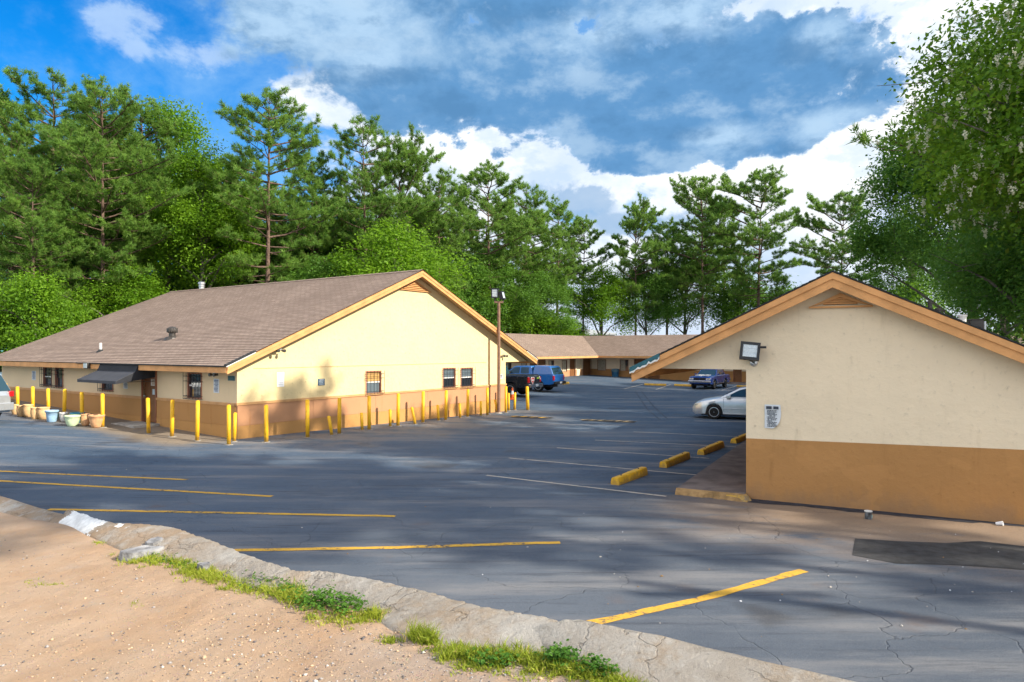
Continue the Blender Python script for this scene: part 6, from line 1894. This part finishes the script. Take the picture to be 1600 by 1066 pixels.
for k, (px, yt, Z) in enumerate([(-30, 450, 62), (60, 445, 62), (120, 440, 64), (200, 430, 62), (280, 425, 62), (350, 430, 60), (430, 425, 62), (500, 430, 62), (580, 420, 64), (650, 425, 66), (720, 440, 70)]):
    px_tree('leafy', 2, px, yt, Z, rr.uniform(0, 6.28), 'dark bush filling the gaps between trunks deep in the wood behind the office', 6.4, foliage='leaves_dark', group='bushes deep in the wood', sx=1.3)

# the flowering locust by the near wing, close enough to show its leaves
tr, cr, cs = make_leafy(33, 13.5, 7.6, (5.6, 5.2, 6.4), 1700, 48, .078, .30, r0=.20, limbs=40, flat=.75, droop=.2)
loc = tree_from('locust_tree', tr, cr, MT['bark_grey'], MT['locust'])
LX_, LY_ = 15.4, 15.6
loc.location = (LX_, LY_, -.1); tag(loc, 'large locust tree hung with cream blossom clusters at the right edge', 'tree')
bl = Leaves(); rg = np.random.default_rng(77); n_b = 0
d_cam = np.array([-LX_, -LY_]) / math.hypot(LX_, LY_)
for p in cs:
    q = (p - np.array([0, 0, 7.6])) / np.array((5.6, 5.2, 6.4)); rad_ = np.linalg.norm(q)
    if rad_ < .62 or rg.random() > .42: continue
    m_ = int(rg.integers(1, 4))
    for s in range(m_):
        o = p + rg.normal(size=3) * .22 + np.array([0, 0, -.15]); L = rg.uniform(.16, .30); n = 30
        t = rg.random(n)
        C = o + np.stack([rg.normal(size=n) * .045 * (1.1 - t), rg.normal(size=n) * .045 * (1.1 - t), -t * L], 1)
        bl.quads(C, unit(rg.normal(size=(n, 3)) + np.array([0, 0, .3])), np.full(n, .026), rg, .8); n_b += 1
o = bpy.data.objects.new('blossom', bl.mesh('blossom', MT['blossom'])); COL.objects.link(o); o.parent = loc

# deep green broadleaf tree beyond it, and a pine whose branch shows over its top
tr, cr, cs = make_leafy(41, 18, 11.0, (6.2, 6.2, 8.2), 1000, 80, .11, .44, r0=.26, limbs=24)
e = tree_from('broadleaf_tree', tr, cr, MT['bark_grey'], MT['leaves_dark'])
e.location = (28.3, 42, -.3); e.rotation_euler = (0, 0, 1.0); tag(e, 'deep green broadleaf tree left of and behind the blossoming locust', 'tree')
tr, cr = make_pine(91, H=13.6, cb=.40, R=4.6, dens=1.0, r0=.2, needle=.26)
e = tree_from('pine_tree', tr, cr, MT['bark'], MT['needles'])
e.location = (17.6, 21.0, -.2); e.rotation_euler = (0, 0, 2.4); tag(e, 'dark pine reaching a needled branch over the top of the locust', 'tree')
for x, y, s, kind, idx, fol in [(31, 36, 1.0, 'leafy', 3, 'leaves_dark'), (24, 25, .85, 'leafy', 3, 'leaves_dark'), (38, 48, 1.1, 'leafy', 3, 'leaves_dark'), (22, 19, .8, 'leafy', 0, 'leaves_dark'),
                                (29, 31, 1.15, 'leafy', 3, 'leaves_dark'), (33.5, 38.5, 1.2, 'leafy', 3, 'leaves_dark'), (19.5, 27, .55, 'leafy', 3, 'leaves_dark'), (15.9, 20.5, .95, 'leafy', 1, 'leaves_dark'), (19.5, 22.5, 1.0, 'leafy', 1, 'leaves_dark'), (22, 30, 1.1, 'leafy', 1, 'leaves_dark')]:
    put_tree(kind, idx, (x, y, -.3), s, rr.uniform(0, 6), 'dark tree in the mass behind the locust at the right edge', 'trees behind the locust', fol)
# trees and a pole standing off to the right along the road: they shade the foreground
OFFR = 'trees along the road beyond the right edge'
for x, y, s, kind, idx in [(20.9, 13.3, .915, 'pine', 1), (20.5, 2.4, 1.0, 'pine', 5), (19.0, 5.2, .92, 'pine', 5), (25.5, 2.6, 1.0, 'pine', 5)]:
    put_tree(kind, idx, (x, y, -.1), s, rr.uniform(0, 6), 'pine along the road beyond the right edge', OFFR)
e = empty('utility_pole', (15.6, 2.9, 0)); tag(e, 'wooden utility pole beyond the right edge', 'utility pole')
MB().tube([(0, 0, -.3), (0, 0, 9.5)], [.15, .11], 10).build('pole', MT['pole'], e)
MB().box(-1.1, 1.1, -.06, .06, 8.7, 8.85).build('cross_arm', MT['pole'], e)

# ------------------------------------------------------------------ weeds, clover and gravel on the verge
rg = np.random.default_rng(9); rw = random.Random(9)
MT['grass'] = leaf_mat('weed_grass', (.14, .22, .014), (.42, .46, .05), .35, (.48, .38, .13))
MT['clover'] = leaf_mat('clover_leaves', (.035, .12, .012), (.13, .27, .03), .35)
def spots(poly, n, spread):
    """n pixels scattered along a polyline of verge pixels"""
    out = []
    for _ in range(n):
        k = rw.randrange(len(poly) - 1); t = rw.random()
        x = poly[k][0] + (poly[k + 1][0] - poly[k][0]) * t; y = poly[k][1] + (poly[k + 1][1] - poly[k][1]) * t
        out.append((x + rw.gauss(0, spread), y + rw.gauss(0, spread * .45)))
    return out
def grass_patch(name, label, plan, m):
    C, D, Ls, Ws = [], [], [], []
    for poly, n, spread, hgt, per in plan:
        for px, py in spots(poly, n, spread):
            P = hit(px, py, dz); z0 = verge_z(P.x, P.y) - .005
            hh = hgt * rw.uniform(.4, 1.05)
            for _ in range(per):
                a = rw.uniform(0, 6.28); ln = rw.uniform(.15, .8)
                C.append((P.x + rw.gauss(0, .018), P.y + rw.gauss(0, .018), z0)); D.append((math.cos(a) * ln, math.sin(a) * ln, 1)); Ls.append(hh * rw.uniform(.5, 1.1)); Ws.append(rw.uniform(.0022, .0045))
    c = Crown(); C, D = np.array(C), unit(np.array(D)); L = np.array(Ls); W = np.array(Ws)
    # each blade: a stiff lower half and a bent tip
    r = rg.normal(size=C.shape); side = unit(np.cross(D, r)); W = W[:, None]; L = L[:, None]
    mid = C + D * L * .55; tip = mid + unit(D + np.array([0, 0, -.5]) + r * .25) * L * .5
    c.V.append(np.stack([C - side * W, C + side * W, mid + side * W * .8, mid - side * W * .8], 1))
    c.V.append(np.stack([mid - side * W * .8, mid + side * W * .8, tip + side * W * .1, tip - side * W * .1], 1))
    o = bpy.data.objects.new(name, c.mesh(name, m)); COL.objects.link(o)
    return tag(o, label, 'grass', kind='stuff')
grass_patch('grass', 'yellow-green grass tufts along the foot of the kerb', [
    ([(200, 872), (250, 878), (300, 884), (330, 895)], 300, 11, .075, 9), ([(290, 893), (350, 908), (440, 922)], 330, 13, .080, 9),
    ([(410, 912), (445, 925), (470, 945)], 170, 14, .11, 9), ([(480, 965), (540, 972), (590, 965)], 110, 12, .06, 8),
    ([(575, 958), (592, 966)], 40, 6, .11, 9), ([(650, 998), (672, 1004)], 60, 7, .17, 9), ([(605, 1000), (620, 1004)], 26, 6, .06, 8),
    ([(690, 1020), (760, 1028), (830, 1032), (870, 1040)], 420, 14, .10, 9), ([(870, 1046), (940, 1062), (1000, 1085)], 240, 13, .09, 9),
    ([(700, 1034), (760, 1045), (860, 1055)], 130, 14, .05, 7), ([(45, 910), (60, 912)], 14, 6, .03, 6), ([(70, 916), (95, 914)], 14, 6, .03, 6), ([(150, 848), (160, 850)], 14, 4, .04, 6), ([(205, 944), (220, 946)], 10, 5, .03, 6)], MT['grass'])
def clover_patch(name, label, plan, m):
    c = Leaves(); P_, N_, S_ = [], [], []
    for poly, n, spread, hgt, sz in plan:
        for px, py in spots(poly, n, spread):
            P = hit(px, py, dz); z0 = verge_z(P.x, P.y); zz = z0 + hgt * rw.uniform(.2, 1.1)
            for q in range(3):
                a = rw.uniform(0, 6.28)
                P_.append((P.x + sz * math.cos(a) * .9, P.y + sz * math.sin(a) * .9, zz)); N_.append((rw.gauss(0, .45), rw.gauss(0, .45), 1)); S_.append(sz * rw.uniform(.7, 1.3))
    c.quads(np.array(P_), unit(np.array(N_)), np.array(S_), rg, .85)
    o = bpy.data.objects.new(name, c.mesh(name, m)); COL.objects.link(o)
    return tag(o, label, 'clover', kind='stuff')
clover_patch('clover', 'dark green clover and low weeds by the kerb foot', [
    ([(480, 950), (510, 945), (555, 958)], 560, 15, .085, .012), ([(395, 912), (430, 908), (462, 935)], 190, 12, .08, .011),
    ([(865, 1032), (890, 1045)], 240, 11, .10, .012), ([(910, 1052), (950, 1062)], 160, 11, .08, .012), ([(740, 1035), (800, 1040)], 90, 9, .06, .013), ([(230, 872), (320, 892)], 130, 9, .04, .009)], MT['clover'])
# gravel
oct_ = np.array([(1, 0, 0), (0, 1, 0), (-1, 0, 0), (0, -1, 0), (0, 0, .7), (0, 0, -.7), (.7, .7, .3), (-.7, .7, -.2)], float)
tri = np.array([(0, 6, 4), (6, 1, 4), (1, 2, 4), (2, 3, 4), (3, 0, 4), (0, 5, 6), (6, 5, 1), (1, 5, 2), (2, 5, 3), (3, 5, 0)])
V, T_, Mi = [], [], []
for k in range(5200):
    if k % 3: px, py = rw.uniform(-20, 1060), rw.uniform(840, 1075)
    else: px, py = rw.uniform(250, 1000), rw.uniform(960, 1072)
    lim = 800 + max(0, px) * .26 + (0 if px < 600 else (px - 600) * -.05)
    if py < lim + 12: continue
    P = hit(px, py, dz); s = .0035 + .010 * rw.random() ** 4 + (.012 if rw.random() < .02 else 0)
    v = oct_ * rg.uniform(.6, 1.3, oct_.shape) * s
    a = rw.uniform(0, 6.28); c_, s_ = math.cos(a), math.sin(a)
    v = np.stack([v[:, 0] * c_ - v[:, 1] * s_, v[:, 0] * s_ + v[:, 1] * c_, v[:, 2]], 1) + np.array([P.x, P.y, verge_z(P.x, P.y) + s * .2])
    T_.append(tri + len(V) * 8); V.append(v); Mi.append(np.full(len(tri), rw.choice([0, 0, 0, 1, 1, 1, 1, 1, 2, 3, 3, 3])))
gravel = np_obj('gravel', np.concatenate(V), np.concatenate(T_), [mat('grey_stone', (.30, .28, .27), .9, .2, .2, 30), mat('tan_stone', (.46, .33, .22), .9, .2, .2, 30), mat('white_stone', (.54, .50, .46), .85, .2, .1, 30), mat('dark_stone', (.13, .12, .12), .9, .2, .2, 30)], mi=np.concatenate(Mi))
tag(gravel, 'loose gravel on the sandy verge', 'gravel', kind='stuff')
# spilled white paint and broken concrete on the kerb
kerb.data.materials.append(MT['whitewash'])
c = hit(130, 812, lambda x, y: dz(x, y) + .10)
for p in kerb.data.polygons:
    d = p.center - c
    al = d.x * .86 - d.y * .5; ac = d.x * .5 + d.y * .86
    r_ = math.hypot(al / .62, ac / .62) + .55 * fbm(p.center.x * 3.2, p.center.y * 3.2, 4) + .25 * fbm(p.center.x * 11, p.center.y * 11, 4)
    e2 = hit(200, 820, lambda x, y: dz(x, y) + .12)
    if r_ < 1.0: p.material_index = 1
grey_c = mat('old_grey_concrete', (.25, .25, .255), .95, .1, .4, 9, .8, 30, .02)
for k, (px, py, w, lab) in enumerate([(222, 862, .30, 'slab of broken grey concrete lying at the kerb behind the first grass'), (246, 846, .24, 'cracked concrete lump on top of the kerb behind the first grass'), (318, 886, .10, 'small pale concrete lump among the grass by the kerb')]):
    P = hit(px, py, lambda x, y: dz(x, y) + .05); e = empty('concrete_chunk', P, .6 + k); tag(e, lab, 'concrete chunk', 'broken concrete along the kerb')
    g = MB(); m_ = 9; a = []
    for q in range(m_):
        t = 2 * PI * q / m_; r_ = w * (.8 + .35 * fbm(q * 1.3, k)); a.append((r_ * math.cos(t), r_ * .55 * math.sin(t)))
    g.add([(x, y, -.08) for x, y in a] + [(x * .9, y * .9, .03 + .03 * fbm(x * 8, y * 8, k)) for x, y in a], [(q, (q + 1) % m_, m_ + (q + 1) % m_, m_ + q) for q in range(m_)] + [tuple(range(m_, 2 * m_))])
    g.build('block', grey_c, e)
# ------------------------------------------------------------------ light, sky, camera
SUN_EL = math.radians(32); sh = Vector((.93, -.37, 0)).normalized()
SUN_AZ = math.atan2(sh.x, sh.y)
sv = Vector((sh.x * math.cos(SUN_EL), sh.y * math.cos(SUN_EL), math.sin(SUN_EL)))
ld_ = bpy.data.lights.new('sun', 'SUN'); ld_.energy = 4.4; ld_.angle = math.radians(.7); ld_.color = (1.0, .90, .74)
so = bpy.data.objects.new('sun', ld_); COL.objects.link(so)
so.rotation_euler = sv.to_track_quat('Z', 'Y').to_euler(); so.location = (60, -20, 60)

w = bpy.data.worlds.new('World'); scene.world = w; w.use_nodes = True
t = NT(w.node_tree); bg = w.node_tree.nodes['Background']
sky = t.n('ShaderNodeTexSky'); sky.sky_type = 'NISHITA'; sky.sun_disc = False
sky.sun_elevation = SUN_EL; sky.sun_rotation = SUN_AZ; sky.air_density = 1.0; sky.dust_density = .6; sky.ozone_density = 3.0
co = t.n('ShaderNodeTexCoord').outputs['Generated']
sep = t.n('ShaderNodeSeparateXYZ'); t.put(sep.inputs[0], co)
az = t.math('ARCTAN2', sep.outputs[0], sep.outputs[1]); el = t.math('ARCSINE', sep.outputs[2])
cmb = t.n('ShaderNodeCombineXYZ'); t.put(cmb.inputs[0], az); t.put(cmb.inputs[1], t.math('MULTIPLY', el, 1.35))
P = cmb.outputs[0]
n1 = t.noise(P, 5.5, 10, .64, .3); n2 = t.noise(t.scale(P, 1, 1, 1, loc=(3.1, 1.7, 2)), 13, 8, .62, .2); n3 = t.noise(t.scale(P, 1, 1, 1, loc=(9, 4, 5)), 2.6, 7, .6, .3)
nz = t.math('ADD', t.math('MULTIPLY', t.math('SUBTRACT', n1, .5), 2.2), t.math('MULTIPLY', t.math('SUBTRACT', n2, .5), 1.5))
def ae(px, py):
    return math.atan2(px - 800, F), math.atan2(HOR - py, math.hypot(F, px - 800))
def blob(px, py, rx, ry, rot=0.0):
    a, e = ae(px, py); a2, _ = ae(px + rx, py); _, e2 = ae(px, py - ry)
    ra, re = abs(a2 - a), abs(e2 - e)
    da = t.math('SUBTRACT', az, a); de = t.math('SUBTRACT', el, e)
    c, s = math.cos(rot), math.sin(rot)
    u = t.math('ADD', t.math('MULTIPLY', da, c / ra), t.math('MULTIPLY', de, s / ra))
    v = t.math('ADD', t.math('MULTIPLY', da, -s / re), t.math('MULTIPLY', de, c / re))
    return t.math('SUBTRACT', 1.0, t.math('SQRT', t.math('ADD', t.math('MULTIPLY', u, u), t.math('MULTIPLY', v, v))))
def union(bs):
    r = bs[0]
    for b in bs[1:]: r = t.math('SMOOTH_MAX', r, b, .25)
    return r
dark = union([blob(560, 30, 300, 150), blob(800, 120, 330, 130), blob(1050, 165, 300, 110), blob(1240, 105, 190, 105), blob(1010, 225, 170, 62), blob(1190, 205, 120, 48), blob(900, -60, 480, 150)])
dsmall = union([blob(905, 320, 95, 46), blob(1000, 350, 120, 34)])
white = union([blob(720, 230, 210, 120), blob(900, 275, 270, 90), blob(1150, 300, 330, 120), blob(1400, 190, 260, 230), blob(1080, 400, 560, 120), blob(560, 160, 150, 70), blob(1500, 60, 260, 190), blob(1280, -20, 260, 90), blob(700, 330, 240, 110)])
wisp = union([blob(178, 40, 50, 60), blob(205, 78, 40, 20), blob(235, 30, 50, 40), blob(310, 80, 80, 34)])
m_white = t.ramp(t.math('ADD', white, t.math('MULTIPLY', nz, .8)), .0, .34)
m_white = t.math('MAXIMUM', m_white, t.math('MULTIPLY', t.ramp(el, .20, .08), t.ramp(az, -.40, -.12)))
def relief(scale, off, detail=9, gain=5.0):
    a_ = t.noise(t.scale(P, 1, 1.25, 1, loc=off), scale, detail, .6)
    b_ = t.noise(t.scale(P, 1, 1.25, 1, loc=(off[0] + .030, off[1] + .045, off[2])), scale, detail, .6)
    return t.math('MULTIPLY_ADD', t.math('SUBTRACT', a_, b_), gain, .5, clamp=True)
rel = relief(2.8, (0, 0, 0), 8, 5.0); rel2 = relief(7, (4, 2, 3), 9, 3.2)
rl = t.math('MULTIPLY_ADD', rel2, .35, t.math('MULTIPLY', rel, .65))
m_dark = t.ramp(t.math('ADD', dark, t.math('MULTIPLY', nz, .85)), .06, t.math('ADD', .20, t.math('MULTIPLY', t.ramp(az, -.12, -.38), .35)))
m_small = t.ramp(t.math('ADD', dsmall, t.math('MULTIPLY', nz, 1.1)), .05, .40)
m_wisp = t.math('MULTIPLY', t.ramp(t.math('ADD', wisp, t.math('MULTIPLY', nz, 2.0)), .05, .9), .55)
# unseen cumulus added out of view, made bright to lift and neutralise the shade
fill_cloud = t.math('MULTIPLY', t.ramp(n3, .40, .56), t.ramp(t.math('ABSOLUTE', az), .95, 1.3))
K = 4.6
hs = t.n('ShaderNodeHueSaturation'); hs.inputs['Saturation'].default_value = 1.45; t.put(hs.inputs['Color'], sky.outputs[0])
c = t.mix(1.0, hs.outputs[0], (.30, .78, .92), 'MULTIPLY')
# thin veil that pales the blue towards the cloud
veil = t.ramp(t.math('ADD', az, t.math('MULTIPLY', nz, .5)), -.75, -.2)
c = t.mix(t.math('MULTIPLY', veil, .55), c, tuple(K * v for v in (.30, .58, .95)))
c = t.mix(m_wisp, c, tuple(K * v for v in (.62, .78, 1.0)))
wc = t.mix(t.ramp(t.noise(t.scale(P, 1, 1, 1, loc=(1, 8, 3)), 4.5, 7, .6), .38, .62), tuple(K * v for v in (.72, .84, 1.0)), tuple(K * v for v in (1.12, 1.14, 1.14)))
wc = t.mix(t.math('MULTIPLY', t.ramp(rl, .46, .22), .5), wc, tuple(K * v for v in (.52, .70, .92)))
low = t.ramp(el, .22, .05)
wc = t.mix(t.math('MULTIPLY', low, .55), wc, tuple(K * v for v in (.60, .73, .95)))
c = t.mix(m_white, c, wc)
c = t.mix(t.math('MULTIPLY', fill_cloud, .9), c, tuple(K * v for v in (2.3, 2.15, 1.95)))
dens = t.ramp(t.math('ADD', t.math('MULTIPLY', dark, .8), t.math('MULTIPLY', t.math('SUBTRACT', n3, .5), 1.6)), .0, .75)
bright = union([blob(430, 10, 260, 95), blob(560, 60, 160, 60), blob(920, 45, 75, 55), blob(1065, 8, 170, 42), blob(1330, 55, 90, 50), blob(1140, 215, 70, 26), blob(1290, 200, 60, 30)])
lite = t.ramp(t.math('ADD', bright, t.math('MULTIPLY', nz, 1.25)), -.45, .75)
lite = t.math('MULTIPLY', lite, t.ramp(t.noise(t.scale(P, 1, 1.5, 1, loc=(5, 2, 7)), 7.0, 9, .65), .25, .55))
dc = t.mix(lite, tuple(K * v for v in (.130, .325, .61)), tuple(K * v for v in (.46, .67, .90)))
sh2 = t.noise(t.scale(P, 1, 1.8, 1, loc=(2, 6, 1)), 4.2, 9, .66)
dc = t.mix(t.math('MULTIPLY', t.ramp(sh2, .50, .72), .45), dc, tuple(K * v for v in (.20, .40, .66)))
dc = t.mix(t.math('MULTIPLY', t.ramp(sh2, .50, .30), .45), dc, tuple(K * v for v in (.115, .29, .55)))
dc = t.mix(t.math('MULTIPLY', t.ramp(rl, .50, .95), .6), dc, tuple(K * v for v in (.50, .69, .89)))
dc = t.mix(t.math('MULTIPLY', t.ramp(rl, .52, .15), .65), dc, tuple(K * v for v in (.095, .25, .48)))
edge = t.ramp(t.math('ADD', dark, t.math('MULTIPLY', nz, .85)), .32, .10)
dc = t.mix(t.math('MULTIPLY', edge, .4), dc, tuple(K * v for v in (.45, .65, .90)))
c = t.mix(m_dark, c, dc)
c = t.mix(t.math('MULTIPLY', m_small, .75), c, tuple(K * v for v in (.27, .46, .72)))
t.put(bg.inputs['Color'], c); bg.inputs['Strength'].default_value = .125

cam = bpy.data.cameras.new('camera'); co_ = bpy.data.objects.new('camera', cam); COL.objects.link(co_)
co_.location = (0, 0, EYE); co_.rotation_euler = (PI / 2, 0, 0)
cam.sensor_width = 36; cam.lens = 24.0; cam.shift_y = 13 / 1600; cam.clip_end = 3000; cam.clip_start = .05
scene.camera = co_
scene.view_settings.view_transform = 'Standard'; scene.view_settings.look = 'None'
scene.view_settings.exposure = 0.88; scene.view_settings.gamma = 1.0
scene.cycles.adaptive_threshold = .02; scene.cycles.max_bounces = 4; scene.cycles.diffuse_bounces = 3; scene.cycles.glossy_bounces = 3; scene.cycles.transmission_bounces = 3
scene.cycles.transparent_max_bounces = 6; scene.cycles.use_denoising = True; scene.cycles.sample_clamp_indirect = 8
